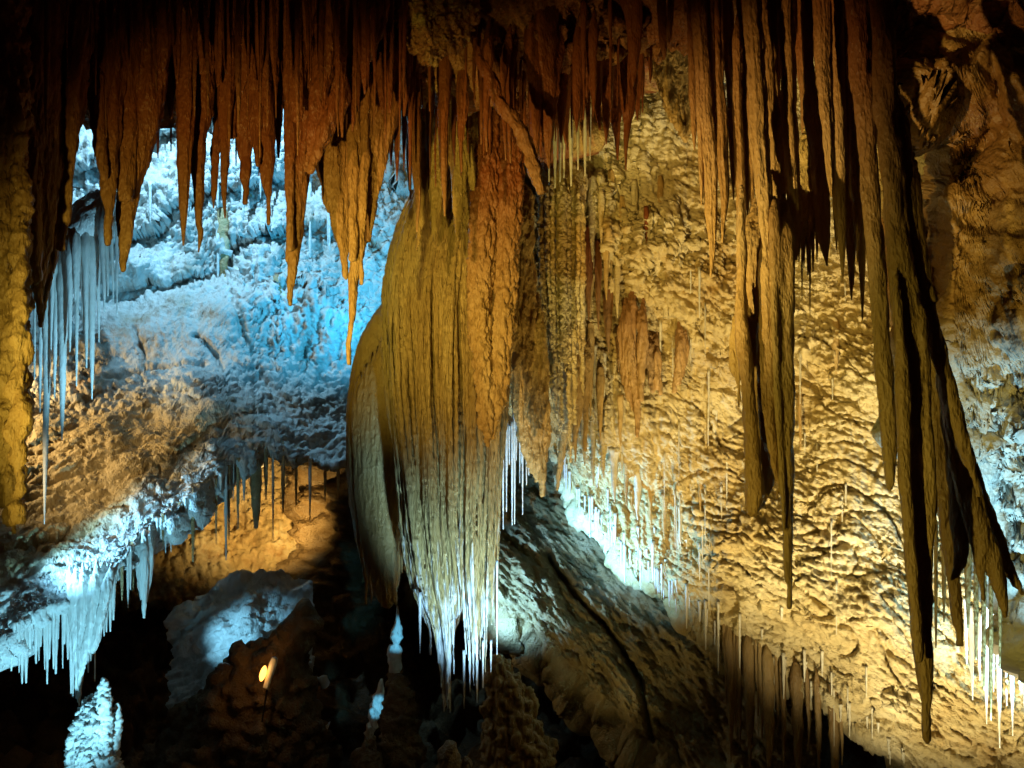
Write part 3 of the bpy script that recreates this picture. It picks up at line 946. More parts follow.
# ================================================================== group before the rust-stained wall
GB = "great stalactites before the rust wall"
GK = dict(group=GB, amp=.016, cre=.012, voxel=.012)
dstal("brown rounded stalactite with a blunt end, shorter companion of the giant one",
      [([(852, -90, 13), (862, 80, 9), (871, 200, 8.5), (878, 300, 8), (884, 380, 7.4), (888, 440, 6.6), (889.5, 470, 5), (889.5, 488, 2)], 4.5)], 'brown', **GK)
dstal("giant brown stalactite, longest of all, its sharp tip near the bottom of the golden wall",
      [([(876, -90, 12), (888, 120, 10), (899, 240, 11), (906, 310, 13.5), (912, 400, 14.5), (917, 500, 14), (921, 600, 10.5), (925, 670, 7), (927, 715, 4), (927, 741, .9)], 4.3),
       ([(897, 270, 5), (901, 360, 5.5), (906, 480, 5), (913, 580, 4), (919, 660, 2)], 4.2), ([(918, 300, 6), (925, 400, 6), (930, 500, 5), (931, 572, 2)], 4.25)],
      'brown', **GK)
dstal("fluted brown drapery behind the giant stalactite with a wavy folded hem",
      [([(912, 160, 6), (926, 300, 6), (936, 400, 8), (945, 480, 9), (951, 550, 6.5), (956, 600, 4), (960, 645, 1)], 4.7),
       ([(944, 400, 5), (953, 470, 6), (960, 530, 6), (959, 566, 4), (950, 580, 2)], 4.6)], 'brown', **GK)
dstal("slim diagonal brown drapery that leans away from the giant stalactite to a short point",
      [([(896, 100, 8), (910, 240, 8), (924, 300, 8), (938, 350, 7.5), (950, 400, 7), (964, 445, 7), (974, 475, 4), (979, 498, 1)], 4.35)], 'brown', **GK)
dstal("flat brown sail leaning outward, lower of the two slanting sails",
      [([(940, 360, 5), (954, 430, 8), (968, 490, 11), (984, 545, 11), (998, 586, 6), (1005, 616, 1.2)], 4.5), ([(970, 500, 6), (978, 560, 4), (984, 600, 1)], 4.5)], 'brown', **GK)
dstal("flat brown sail leaning outward over the blue rubble, outermost of the two slanting sails",
      [([(952, 410, 5), (972, 476, 8), (992, 530, 8.5), (1009, 568, 5.5), (1023, 595, 1.5)], 4.7)], 'brown', **GK)
it = []
for x, y0, y1, w in [(936, 560, 648, 2), (944, 560, 622, 2.4), (968, 560, 628, 3), (976, 590, 660, 2.2), (984, 560, 690, 2.6), (991, 600, 720, 2), (1000, 600, 668, 2)]:
    it.append((straw(x, y0 - 40, y1, w), 5.4))
fringe('soda_straw', 'straw', "thin straws under the slanting sails", "{n} thin straw hanging below the slanting sails, counted from the giant stalactite", it, M['brown'], n_ang=12, step=5, flute=.15, lump=.15)

# ================================================================== the great fluted shield in the middle
Lx = interp([(120, 424), (150, 420), (195, 412), (230, 394), (270, 385), (310, 381), (350, 383), (400, 387), (450, 393), (520, 399), (580, 409), (640, 425), (690, 440), (712, 444)])
Rx = interp([(120, 516), (200, 518), (250, 516), (350, 510), (420, 506), (480, 502), (560, 498), (640, 495), (700, 488)])
YS = 9.0
root_p = at(455, 150, YS)
shield = empty('great_drapery', root_p)
tag(shield, "great golden fluted shield of flowstone mid-cave, white-crusted at its jagged bottom", 'drapery')
rng = random.Random(5)
tubes = [([(468, 60, 48), (464, 160, 48), (452, 240, 59), (446, 330, 60), (446, 430, 53), (450, 520, 43), (446, 580, 26), (444, 640, 9), (444, 680, 3)], YS + .44, dict(n_ang=40, step=6, flute=.04, lump=.03, flat=.7))]
N = 50
for i in range(N):
    u = (i + .5) / N
    if u < .07:
        ye = 655
    elif u < .16:
        ye = rng.uniform(655, 700)
    elif u < .40:
        ye = rng.uniform(694, 710)
    elif u < .50:
        ye = rng.uniform(640, 676)
    elif u < .58:
        ye = rng.uniform(585, 630)
    else:
        ye = rng.uniform(625, 692) - 30 * (u > .9)
    if i % 7 == 3:
        ye -= rng.uniform(90, 200)
    rows = []
    jit = rng.uniform(-.04, .04) + .055 * math.sin(u * 31 + 1.0)
    y = 150 + 70 * abs(u - .6)
    while y < ye:
        v = (y - 150) / (ye - 150)
        uu = u + .008 * math.sin(y * .03 + i * 2.1)
        x = Lx(y) + (Rx(y) - Lx(y)) * uu
        if u < .5:
            x += (444 + (u - .25) * 22 - x) * float(sm(570, 712, y)) * .85
        hw = (Rx(y) - Lx(y)) / N * rng.uniform(.5, 1.0) + .3
        if v > .85:
            hw *= 1 - .75 * (v - .85) / .15
        bulge = math.sqrt(max(0, 1 - (2 * u - 1) ** 2))
        rows.append((float(x), y, float(hw), jit * min(1, v * 3) - .50 * bulge * min(1, .35 + v * 1.1) * (1 - .25 * v)))
        y += 26
    x = rows[-1][0] + .4
    rows.append((float(x), ye, .7, rows[-1][3]))
    tubes.append((rows, YS + .25, dict(n_ang=14, step=3, flute=.10, lump=.15, freq=20, ring=.09)))
fused('fluted_face', tubes, M['drape'], .0085, shield, amp=.008, freq=9, zs=.2, cre=.006)
# rear wing
tubes = [([(390, 296, 3), (380, 325, 12), (374, 360, 20), (372, 430, 26), (376, 520, 24), (384, 580, 16), (388, 606, 5)], YS + 1.08, dict(n_ang=24, step=6, flute=.04, lump=.03, flat=.6))]
wl = interp([(320, 377), (350, 363), (390, 353), (430, 350), (500, 355), (560, 362), (600, 370)])
for i in range(13):
    u = i / 12
    ye = rng.uniform(560, 604) if u > .15 else 596
    rows = []
    y = 304 + 84 * (1 - u) ** 1.5
    while y < ye:
        x = wl(y) + (402 - wl(y)) * u + (y - 320) * .03 * (1 - u) * 0
        rows.append((float(x), y, 3.0 * (1 if y < ye - 40 else .6), -.16 * math.sqrt(max(0, 1 - (2 * u - 1) ** 2))))
        y += 24
    rows.append((float(rows[-1][0]), ye + 8, .7, rows[-1][3]))
    tubes.append((rows, YS + .9, dict(n_ang=12, step=5, flute=.12, lump=.06)))
wing = fused('rear_wing', tubes, M['amber'], .013, shield, amp=.012, freq=8, zs=.2, cre=.008)
wing['label'] = 'amber fluted wing behind the shield, smooth grey on top'
# drip straws at its tips
for x, y0, y1, w in [(444, 690, 712, 1.2), (450, 655, 713, 1.0), (464, 650, 709, 1.2), (470, 640, 692, 1.0), (477, 660, 703, 1.1), (483, 640, 688, .9), (491, 640, 672, .9), (420, 592, 654, 1.4),
                     (497, 560, 655, .9)]:
    tube_obj('drip_straw', straw(x, y0, y1, w), YS - .02, M['white'], shield, n_ang=10, step=5, flute=.08, lump=.1)

dstal("rough knobbly column split by a dark groove, fused to the great shield's flank",
      [([(488, 60, 14), (486, 170, 13), (481, 260, 12), (479, 320, 10), (483, 370, 9), (486, 420, 7), (488, 446, 1.5)], YS - .75),
       ([(510, 60, 14), (509, 170, 13), (507, 260, 11), (503, 340, 9), (497, 400, 6.5), (491, 438, 2)], YS - .72)],
      'honey', .012, group="columns fused to the great shield", name='hanging_column', cat='column', cre=.032, amp=.022, zs=.3)
dstal("dark cluster of straight folds bridging the ceiling and the great shield's top",
      [([(438, 60, 16), (438, 140, 12), (436, 200, 6), (434, 240, 1.5)], 8.3), ([(458, 70, 12), (459, 150, 9), (458, 210, 4), (458, 236, 1)], 8.3),
       ([(474, 80, 12), (474, 150, 8), (475, 190, 3)], 8.2), ([(424, 60, 10), (425, 150, 7), (421, 210, 4), (417, 250, 1)], 8.4)], 'amber', .02, group="columns fused to the great shield", cre=.02)

# -- between the shield and the golden wall
pd = []
for k, (x, w, y0, y1) in enumerate([(542, 3.4, 206, 430), (547, 1.8, 200, 352), (552, 2.6, 190, 410), (557, 1.6, 196, 440), (562, 4.2, 188, 372), (568, 2.2, 200, 462), (573, 3.2, 196, 424), (578, 1.8, 204, 352), (582, 3.0, 214, 396)]):
    d = (556 - x) * .10
    pd.append(([(x, y0 - 14, w * .6), (x, y0, w), (x + .3, y0 + 60, w * .9), (x + d * .5 + 1, (y0 + y1) / 2, w * .8), (x + d + 3, y1 - 30, w * .6), (x + d + 4, y1, .8)], 9.9 - .1 * ((k * 5) % 3) / 2))
pd.append(([(566, 120, 14), (561, 160, 17), (561, 184, 25), (561, 206, 22), (560, 300, 17), (562, 370, 14), (566, 430, 6)], 10.2))
dstal("pale fluted drapery like organ pipes, under the straw-filled notch", pd, 'cream', .0125, group="draperies on the golden wall", amp=.008, cre=.022, zs=.5, tk=dict(n_ang=16, step=4, flute=.1, lump=.12))
dstal("orange ribbed drapery, knobbly above and pointed below, just beside the great shield",
      [([(526, 190, 9), (525, 260, 8), (527, 320, 10), (530, 380, 9), (536, 440, 6), (542, 480, 3), (543, 496, .9)], 9.5),
       ([(518, 250, 6), (518, 330, 7), (520, 400, 7), (528, 450, 5), (538, 480, 2)], 9.5),
       ([(537, 300, 5), (540, 370, 6), (545, 430, 4), (546, 462, 1)], 9.5)], 'amber', .016, group="draperies on the golden wall", cre=.035, amp=.02)
dstal("short brown drapery tongues over the icy-lit ledge, beyond the orange ribbed drapery",
      [([(574, 350, 5), (578, 395, 4.5), (577, 425, 2.5), (574, 446, .8)], 10.6), ([(566, 330, 4), (566, 400, 4), (562, 450, 3), (557, 490, .8)], 10.5), ([(588, 340, 5), (586, 400, 3), (585, 450, .8)], 10.8)],
      'amber', .016, group="draperies on the golden wall")
HA, HB, HC = [hit(WALL_R, a, b) - .06 for a, b in ((632, 292), (654, 332), (682, 326))]
dstal("brownish folded drapery hanging under a dark cavity on the golden wall, longest of its trio",
      [([(634, 290, 5), (630, 330, 5.5), (632, 370, 4.6), (636, 400, 2.8), (637, 436, .9)], HA), ([(627, 300, 5), (623, 340, 4), (626, 380, 3), (632, 410, 1)], HA + .04), ([(643, 305, 5), (642, 350, 4), (640, 400, 2)], HA - .05)],
      'honey', .016, group="draperies on the golden wall", cre=.03)
dstal("brownish drapery in the middle of the trio under the dark cavity",
      [([(656, 334, 5), (655, 360, 4.4), (658, 380, 3), (660, 394, .9)], HB), ([(650, 336, 4), (650, 370, 3), (652, 392, .8)], HB)], 'honey', .016, group="draperies on the golden wall", cre=.03)
dstal("brownish drapery of the trio under the dark cavity, nearest the folded brown drapery",
      [([(680, 325, 5), (680, 350, 4.4), (678, 372, 3), (674, 392, .9)], HC), ([(686, 335, 4), (684, 362, 3), (680, 384, 1)], HC)], 'honey', .016, group="draperies on the golden wall", cre=.03)

it = []
for x, y0, y1, w in [(590, 262, 318, 3.2), (598, 276, 330, 2.2), (606, 250, 300, 2.6), (586, 330, 392, 3), (596, 345, 412, 3.6), (604, 352, 398, 2.2), (612, 362, 436, 3.2), (620, 395, 446, 2.4),
                     (584, 404, 466, 3.2), (593, 418, 486, 2.6), (603, 430, 478, 3), (614, 448, 502, 3.4), (626, 460, 506, 2.4), (637, 470, 520, 3), (650, 486, 524, 2.4), (664, 494, 540, 2.8),
                     (680, 506, 546, 2.2), (700, 470, 512, 2.4), (706, 400, 452, 2.6), (714, 408, 448, 1.8)]:
    Y = hit(WALL_R, x, y0 + 4, 11) + .02
    it.append(([(x, y0, w * 1.5), (x + .5, y0 + (y1 - y0) * .3, w * 1.1), (x, y0 + (y1 - y0) * .7, w * .7), (x + .6, y1, .5)], Y))
fringe('stalactite', 'stalactite', "beige stalactites stepping down the golden wall", "{n} beige stalactite in the steps down the golden wall, counted from the great shield", it, [M['cream'], M['pale'], M['amber']], n_ang=18, step=3, flute=.2, lump=.2, taper=False)

it = []
for x, y0, y1, w in [(592, 176, 262, 4), (601, 190, 246, 2.6), (611, 170, 272, 3.6), (622, 196, 258, 2.8), (634, 180, 236, 3), (588, 226, 320, 4.4), (598, 240, 330, 3), (608, 286, 352, 4), (617, 262, 318, 2.6),
                     (646, 206, 252, 2.4), (580, 300, 400, 4.6), (590, 322, 416, 3.4), (600, 366, 440, 3.6), (660, 176, 224, 2.6), (575, 372, 462, 3.4), (618, 326, 372, 2.6)]:
    Y = hit(WALL_R, x, y0 + 6, 11) - .02
    it.append(([(x, y0, w * .8), (x + .5, y0 + (y1 - y0) * .2, w * 1.2), (x, y0 + (y1 - y0) * .65, w * .75), (x + .6, y1, .5)], Y))
fringe('stalactite', 'stalactite', "ochre stalactites layered beside the pale drapery", "{n} ochre stalactite layered beyond the pale fluted drapery, counted from the great shield", it, [M['amber'], M['cream'], M['honey']], n_ang=24, step=2.6, flute=.24, lump=.16, fk=2.2, taper=False)
it = []
for x, y0, y1, w in [(966, 598, 664, 2.2), (972, 606, 700, 2.6), (979, 612, 680, 2), (986, 600, 724, 3), (993, 610, 692, 2.2), (999, 604, 748, 3), (1006, 620, 706, 2.4), (1012, 612, 736, 2.8), (1019, 606, 690, 2.4), (1026, 610, 750, 3)]:
    Y = hit(WALL_R, x, y0, 9) - .03
    it.append(([(x, y0, w * 1.6), (x + .5, y0 + 14, w * 1.2), (x, y0 + (y1 - y0) * .6, w * .7), (x + .8, y1, .5)], Y))
fringe('icicle_stalactite', 'stalactite', "blue-lit stalactites beyond the slanting sails", "{n} blue-white stalactite on the wall behind the slanting sails, counted from the giant stalactite", it, M['white'], n_ang=16, step=3, flute=.2, lump=.2, taper=False)

# -- straws over the icy ledge and behind the shield
it = []
for k in range(16):
    x = 500 + k * 1.9 + rng.uniform(-.8, .8)
    it.append((straw(x, rng.uniform(380, 430), rng.uniform(470, 545) - k * 2, rng.uniform(.8, 1.3)), 9.6 + rng.uniform(-.1, .4)))
fringe('soda_straw', 'straw', "white straws behind the great shield", "{n} fine white straw behind the great shield's edge, counted from the rough split column", it, M['white'], n_ang=8, step=6, flute=.05, lump=.15)


def under(dep, lip, x, y, dy=0):
    return hit(WALL_R, x, y, float(dep(x, y))) - .01


it = []
for k in range(64):
    x = 560 + (905 - 560) * min(.999, max(0, (k + rng.gauss(0, 1.6)) / 64))
    y0 = float(lip_r(x)) - rng.choice([6, 14, 18, 26, 40, 60]) * rng.uniform(.7, 1.2)
    ln = rng.choice([8, 10, 14, 18, 24, 34, 50]) * rng.uniform(.8, 1.2) * (1.35 if x > 690 else 1)
    it.append((straw(x, y0, y0 + ln, rng.uniform(.7, 1.5)), under(dep_r, lip_r, x, y0, .12)))
it2 = []
for k in range(56):
    x = 566 + 170 * rng.random() ** 1.2
    y0 = float(lip_r(x)) - rng.uniform(3, 12)
    it2.append((straw(x, y0, y0 + rng.uniform(8, 26), rng.uniform(.5, .9)), under(dep_r, lip_r, x, y0)))
for rows, Y in it2:
    tag(tube_obj('soda_straw', rows, Y, M['white'], n_ang=7, step=6, flute=.05, lump=.15), "tiny white straw in the fine fringe under the icy-lit lip", 'straw', "tiny straws fringing the icy lip")
for a, b, ph in [(0, 22, "{n} white straw along the golden wall's lower lip, from the icy ledge onward"),
                 (22, 43, "{n} pale straw on the lip's middle stretch, below the folded brown drapery"),
                 (43, 64, "{n} straw on the lip's lowest stretch, towards the giant stalactite's tip")]:
    fringe('soda_straw', 'straw', "straws along the golden wall's lip", ph, sorted(it, key=lambda q: q[0][-1][0])[a:b], M['white'] if a == 0 else M['pale'], n_ang=8, step=6, flute=.05, lump=.15)
# stouter fringe at the lowest end of the lip
it = []
for x, y1, w in [(725, 704, 1.5), (730, 762, 3.4), (735, 735, 1.4), (739, 748, 2.2), (749, 772, 4.2), (757, 716, 1.3), (761, 740, 1.8), (768, 780, 4.6), (777, 735, 1.4), (783, 768, 2.4), (797, 790, 4.4), (808, 752, 1.6), (818, 778, 2.6), (834, 800, 4), (841, 765, 1.5)]:
    y0 = float(lip_r(x)) - 12
    it.append(([(x - 2, y0 - 14, .6), (x - 1, y0, w * 1.3), (x, y0 + 30, w * 1.3), (x + 1, y0 + (y1 - y0) * .6, w), (x + 1, y1, .6)], under(dep_r, lip_r, x, y0, .15)))
fringe('stalactite', 'stalactite', "stalactites under the lip's lowest end", "{n} stouter ochre stalactite under the lip's lowest end, counted from the recess", it, M['brown'], n_ang=14, step=5, flute=.2, lump=.15)
# straws scattered over the leaning golden wall
it = []
while len(it) < 38:
    x = rng.uniform(590, 910)
    y0 = rng.uniform(250, 640)
    if y0 > lip_r(x) - 40 or (735 < x < 800) or (860 < x):
        continue
    it.append((straw(x, y0, y0 + rng.uniform(18, 60), rng.uniform(.6, 1.1)), under(dep_r, lip_r, x, y0, -.12)))
it.sort(key=lambda q: q[0][-1][0])
for k, (rows, Y) in enumerate(it):
    o = tube_obj('soda_straw', rows, Y, M['pale'], n_ang=7, step=8, flute=.05, lump=.15)
    tag(o, "fine pale straw hanging free against the textured golden wall", 'straw', "fine straws scattered on the golden wall")
# pendants on the golden wall beyond the spear
for lab, rows, Y in [("small ochre stalactite with a broad root, alone on the golden wall beyond the longest spear", [(836, 318, 7), (836, 340, 4), (836, 362, 2), (836, 374, .7)], hit(WALL_R, 836, 318) - .02),
                     ("thin ochre stalactite close beside the longest spear, on the golden wall", [(801, 388, 3), (800, 410, 2), (801, 450, .7)], hit(WALL_R, 801, 388) - .02)]:
    stal(lab, rows, Y, 'amber', "small stalactites on the golden wall", n_ang=14)

# ================================================================== blue side of the cave
GI = "blue-lit icicles beside the rough brown column"
o = fused('flowstone_shelf', [([(118, 196, 10), (104, 212, 12), (86, 228, 13), (66, 246, 11), (46, 262, 8)], 12.3, dict(n_ang=18, step=6, taper=False)),
                              ([(112, 200, 14), (92, 224, 20), (70, 244, 16)], 13.2, dict(n_ang=18, step=6, taper=False)), ([(110, 200, 16), (90, 224, 22)], 14.4, dict(n_ang=18, step=6, taper=False)),
                              ([(110, 200, 18), (90, 224, 24)], 15.6, dict(n_ang=18, step=6, taper=False)), ([(112, 198, 18), (96, 224, 24)], 16.8, dict(n_ang=18, step=6, taper=False))], M['ice'], .05, amp=.08, freq=2, cre=.05, zs=.8)
tag(o, "pale sloping rock shelf from which the long blue icicles hang", 'flowstone', "small flowstone shelves")
it = []
for x, y0, y1, w, ln in [(35, 262, 380, 2.2, -1), (41, 262, 412, 2.6, -2), (47, 256, 524, 4.2, -5), (56, 250, 398, 3.2, -3), (63, 246, 440, 5, -2), (70, 243, 352, 3.2, 0), (77, 238, 386, 2.6, -1),
                         (83, 236, 330, 3, 1), (86, 232, 368, 3, 1), (92, 228, 399, 4, 0), (98, 224, 342, 2.8, 2), (103, 220, 312, 3, 3), (107, 215, 296, 2.4, 2), (112, 212, 306, 2, 3), (117, 210, 314, 1.8, 0),
                         (52, 254, 350, 2.4, -2), (75, 240, 300, 2.6, 0), (58, 250, 318, 2.4, 0)]:
    m = y0 + (y1 - y0) * .45
    it.append(([(x - ln * .6, y0 - 6, w * 2.1), (x - ln * .2, y0 + (y1 - y0) * .2, w * 1.2), (x, m, w * .8), (x + ln * .4, y0 + (y1 - y0) * .8, w * .5), (x + ln * .5, y1, .5)], 12.1 + rng.uniform(-.1, .25)))
fringe('icicle_stalactite', 'stalactite', GI, "{n} long blue-white icicle stalactite under the sloping shelf, counted from the rough brown column", it, M['white'], n_ang=16, step=4, flute=.14, lump=.1)
# fringe of the ochre shelf
it = []
for k in range(40):
    x = -4 + k * 3.0 + rng.uniform(-1, 1)
    y0 = float(lip_l(x)) - 8
    y1 = np.interp(x, [0, 12, 25, 32, 52, 60, 72, 78, 92, 112, 125], [664, 672, 690, 660, 692, 660, 705, 700, 690, 640, 610]) - rng.uniform(0, 34)
    it.append((straw(x, y0, max(y1, y0 + 16), rng.uniform(1.2, 2.6)), hit(WALL_L, x, y0, float(dep_l(x, y0))) - .01))
for a, b, ph in [(0, 20, "{n} blue icicle along the ochre shelf's low end, counted from the rough brown column"), (20, 40, "{n} blue-white icicle in the comb under the ochre shelf, counted from its low end")]:
    fringe('icicle_stalactite', 'stalactite', "blue straws under the ochre shelf", ph, it[a:b], M['white'], n_ang=10, step=5, flute=.1, lump=.15)
it = []
for k in range(64):
    x = -6 + 262 * (k + rng.random()) / 64
    y0 = float(lip_l(x)) - rng.uniform(2, 14)
    it.append((straw(x, y0, y0 + rng.choice([10, 14, 20, 28, 40]) * rng.uniform(.8, 1.2), rng.uniform(.7, 1.5)), hit(WALL_L, x, y0, float(dep_l(x, y0))) - .01))
for rows, Y in it:
    tag(tube_obj('icicle_stalactite', rows, Y, M['white'], n_ang=8, step=6, flute=.1, lump=.15), "tiny icicle in the fine fringe along the ochre shelf's lip", 'stalactite', "tiny icicles fringing the ochre shelf")
dstal("comb-like blue-white drapery tapering down from the ochre shelf over the pale stalagmite",
      [([(x, 566 + abs(x - 95) * .2, 5), (x - (x - 82) * .3, 610, 4.2), (x - (x - 80) * .6, 650, 3), (x - (x - 78) * .8, y1, .8)], 12.8 - .06 * (k % 2))
       for k, (x, y1) in enumerate([(76, 702), (83, 706), (90, 690), (97, 676), (104, 655), (111, 640), (70, 690)])], 'white', .02, group="blue draperies under the ochre shelf", amp=.015, cre=.02)
dstal("narrow blue-white drapery hanging from the ochre shelf's edge before the orange niche",
      [([(138, 535, 5), (140, 570, 4), (141, 600, 1)], 13.7), ([(144, 535, 5), (144, 580, 4), (144, 618, 1)], 13.65), ([(150, 530, 4), (149, 570, 3), (147, 602, .8)], 13.75)], 'white', .018,
      group="blue draperies under the ochre shelf", amp=.012, cre=.015)
it = []
for k, (x, y1, w) in enumerate([(122, 600, 1.6), (128, 608, 1.4), (133, 590, 1.5), (163, 545, 1.3), (171, 552, 1.2), (180, 535, 1.4), (193, 562, 1.8), (203, 530, 1.3), (208, 520, 3), (216, 545, 1.2), (226, 560, 1.6),
                                (229, 540, 1.4), (238, 530, 1.5), (244, 500, 2), (256, 528, 6), (266, 500, 2), (273, 540, 1.2), (283, 512, 2), (296, 505, 1.6), (310, 520, 1.5), (325, 500, 1.8), (338, 498, 1.6)]):
    y0 = float(lip_l(x)) - 6
    it.append((straw(x, y0, y1, w), hit(WALL_L, x, y0, float(dep_l(x, y0))) - .01))
fringe('soda_straw', 'straw', "straws before the orange niche", "{n} straw hanging over the orange niche, counted from the comb-like drapery", it, [M['ochre'], M['white'], M['ochre']], n_ang=10, step=5, flute=.12, lump=.2)
it = []
for k in range(34):
    x = rng.uniform(110, 400)
    y0 = rng.choice([rng.uniform(150, 190), rng.uniform(190, 250), rng.uniform(380, 430)])
    it.append((straw(x, y0, y0 + rng.uniform(24, 62), rng.uniform(1.0, 2.2)), hit(WALL_L, x, y0, float(dep_l(x, y0))) - .01))
for k, (rows, Y) in enumerate(sorted(it, key=lambda q: q[0][-1][0])):
    o = tube_obj('soda_straw', rows, Y, M['blue_wall'], n_ang=9, step=6, flute=.15, lump=.15)
    tag(o, "small pale straw hanging close against the far blue-lit wall", 'straw', "straws on the far blue wall")
for lab, rows in [("stubby brown stalactite on the far blue wall, wide at its root", [(222, 196, 7), (223, 240, 6), (224, 275, 4), (223, 298, .8)]),
                  ("tan stalactite cluster hanging high on the far blue wall beside the sharp needle", [(250, 190, 6), (251, 220, 4), (251, 250, .8)]),
                  ("dark root-like growth running down the far blue wall near the great shield", [(277, 270, 5), (276, 300, 6), (280, 330, 5), (284, 345, 1.5)])]:
    stal(lab, rows, hit(WALL_L, rows[0][0], rows[0][1], 17.5) - .02, 'ochre', "brown growths on the far blue wall", lump=.3, n_ang=16)

# ================================================================== below: stalagmites, boulders and the path lamp
sg = empty('stalagmite', at(96, 790, 12.2))
tag(sg, "tall blue-white stalagmite with stepped ledges and two uneven prongs", 'stalagmite', "blue-lit stalagmites")
k = dict(n_ang=22, step=3, flute=.16, lump=.22, freq=7)
fused('shaft', [([(90, 800, 26), (92, 750, 20), (96, 715, 15), (97, 700, 8), (98, 694, 3)], 12.3, k), ([(80, 790, 12), (84, 730, 9), (86, 706, 4)], 12.25, k)], M['ice'], .02, sg, amp=.05, freq=6, zs=1.0, cre=.07, rip=.008)
fused('prong', [([(103, 740, 8), (104, 705, 6.5), (104, 690, 4.5), (103.5, 677, 1.5)], 12.2, k)], M['white'], .018, sg, amp=.02, freq=6, cre=.03, zs=1.2)
fused('prong', [([(114, 750, 5), (117, 720, 4), (118, 703, 1.2)], 12.4, k)], M['white'], .018, sg, amp=.02, freq=6, cre=.03, zs=1.2)


def mite(label, rows, Y, mat, group, **kw):
    kk = dict(n_ang=22, step=2.5, flute=.14, lump=.2, freq=7)
    kk.update(kw)
    tag(tube_obj('stalagmite', rows[::-1], Y, M[mat], **kk), label, 'stalagmite', group)


mite("small bell-shaped blue stalagmite under the great shield, banded by a dark ring",
     [(397, 606, 1), (398, 622, 2.6), (397, 634, 6), (396, 641, 5), (396, 644, 3.2), (395, 647, 6.5), (395, 658, 7), (395, 664, 6), (395, 672, 6)], 15.0, 'ice', "blue-lit stalagmites", lump=.3, freq=12, flute=.3)
mite("leaning blue stalagmite with a grainy face, low in the dark under the great shield", [(382, 679, 1.2), (380, 690, 4), (376, 706, 5.5), (373, 722, 5), (370, 732, 4), (369, 738, 3)], 14.5, 'ice', "blue-lit stalagmites", lump=.5, freq=14, flute=.3)
o = fused('stalagmite', [([(520, 800, 38), (514, 740, 30), (508, 700, 23), (499, 672, 14), (493, 657, 6)], 12.6, dict(n_ang=30, step=3, flute=.3, lump=.2, fk=2.2))], M['brown'], .025, amp=.06, freq=4, zs=.4, cre=.05)
tag(o, "broad brown stalagmite mound below the great shield's tips", 'stalagmite', "brown stalagmites in the dark")
mite("small round-topped brown stalagmite at the bottom edge, taller of the pair", [(447, 741, 2), (449, 746, 8), (450, 760, 12), (450, 800, 15)], 12.0, 'dark', "brown stalagmites in the dark")
mite("small round-topped brown stalagmite at the bottom edge, shorter of the pair", [(465, 757, 2), (466, 762, 6), (467, 772, 8), (467, 800, 9)], 12.0, 'dark', "brown stalagmites in the dark")
for lab, tb in [("white-lit angular boulder low in the dark chamber, largest of the lit stones", [([(300, 708, 3), (297, 722, 7), (291, 740, 9), (285, 756, 4)], 15.2)]),
                ("small white-lit stone resting above the angular boulder", [([(305, 702, 3), (312, 706, 5), (318, 708, 2)], 15.4)]),
                ("tiny pale stone near the path lamp in the dark chamber", [([(319, 678, 1), (322, 680, 2.2), (325, 683, 1)], 15.8)])]:
    o = fused('boulder', [(r, Y, dict(n_ang=16, step=3, lump=.3, flute=.3)) for r, Y in tb], M['white'], .025, amp=.08, freq=4, zs=1, cre=.06)
    tag(o, lab, 'stone', "lit stones in the dark chamber")
o = fused('boulder', [([(306, 612, 7), (294, 640, 22), (270, 686, 44), (250, 770, 84)], 14.9, dict(n_ang=40, step=5, lump=.25, flute=.28, flat=.5, taper=False)), ([(206, 716, 10), (196, 750, 40), (180, 800, 60)], 14.9, dict(n_ang=30, step=5, lump=.25, flute=.28, flat=.5, taper=False))], M['dark'], .06, amp=.18, freq=1.6, zs=1, cre=.12)
tag(o, "big dark boulder below the blue-lit slab, before the path lamp", 'boulder', "dark boulders")

for lab, tb in [("added dark knob standing for unlit shaft under the bell-shaped blue stalagmite", [([(396, 668, 6), (397, 690, 12), (400, 730, 18), (400, 800, 26)], 15.1)]),
                ("added dark knob standing for unlit shaft under the leaning blue stalagmite", [([(369, 733, 5), (368, 745, 10), (366, 800, 18)], 14.6)])]:
    o = fused('boulder', [(r, Y, dict(n_ang=24, step=4, lump=.3, flute=.3)) for r, Y in tb], M['dark'], .04, amp=.1, freq=2.5, zs=1, cre=.06)
    tag(o, lab, 'boulder', "dark boulders")  # added knobs, coloured dark in place of the stalagmites' unlit shafts

# the one lit fixture
lp = at(268, 690, 14.1)
lamp = empty('path_lamp', lp)
tag(lamp, "small white cylindrical path lamp tilted beside the blue slab, glowing orange on one side", 'lamp')
WP = plain('white_enamel', (.75, .75, .72), .4)
GL = plain('glowing_lens', (1.0, .38, .06), .4, 0, 5.0)


def cyl(name, rows, Y, mat, parent):
    return tube_obj(name, rows, Y, mat, parent, n_ang=24, step=1.2, flute=0, lump=0)


cyl('housing', [(266, 688, 3), (269, 677, 3.4), (273, 664, 3.8), (275, 658, 3)], 14.1, WP, lamp)
cyl('lens', [(261, 681, 1), (262, 677, 2.8), (264, 670, 2.8), (265, 666, 1)], 14.02, GL, lamp)
cyl('stake', [(267, 690, 1.0), (262, 722, .8)], 14.15, plain('black_steel', (.03, .03, .03), .5, .6), lamp)

# ================================================================== the show cave's lamps and added fills
def spot(name, pos, target, power, col, size=70, blend=.6, rad=.12):
    d = bpy.data.lights.new(name, 'SPOT')
    d.energy = power
    d.color = col
    d.spot_size = math.radians(size)
    d.spot_blend = blend
    d.shadow_soft_size = rad
    o = bpy.data.objects.new(name, d)
    COL.objects.link(o)
    o.location = pos
    v = Vector(np.asarray(target, float) - np.asarray(pos, float))
    o.rotation_euler = v.to_track_quat('-Z', 'Y').to_euler()
    return o


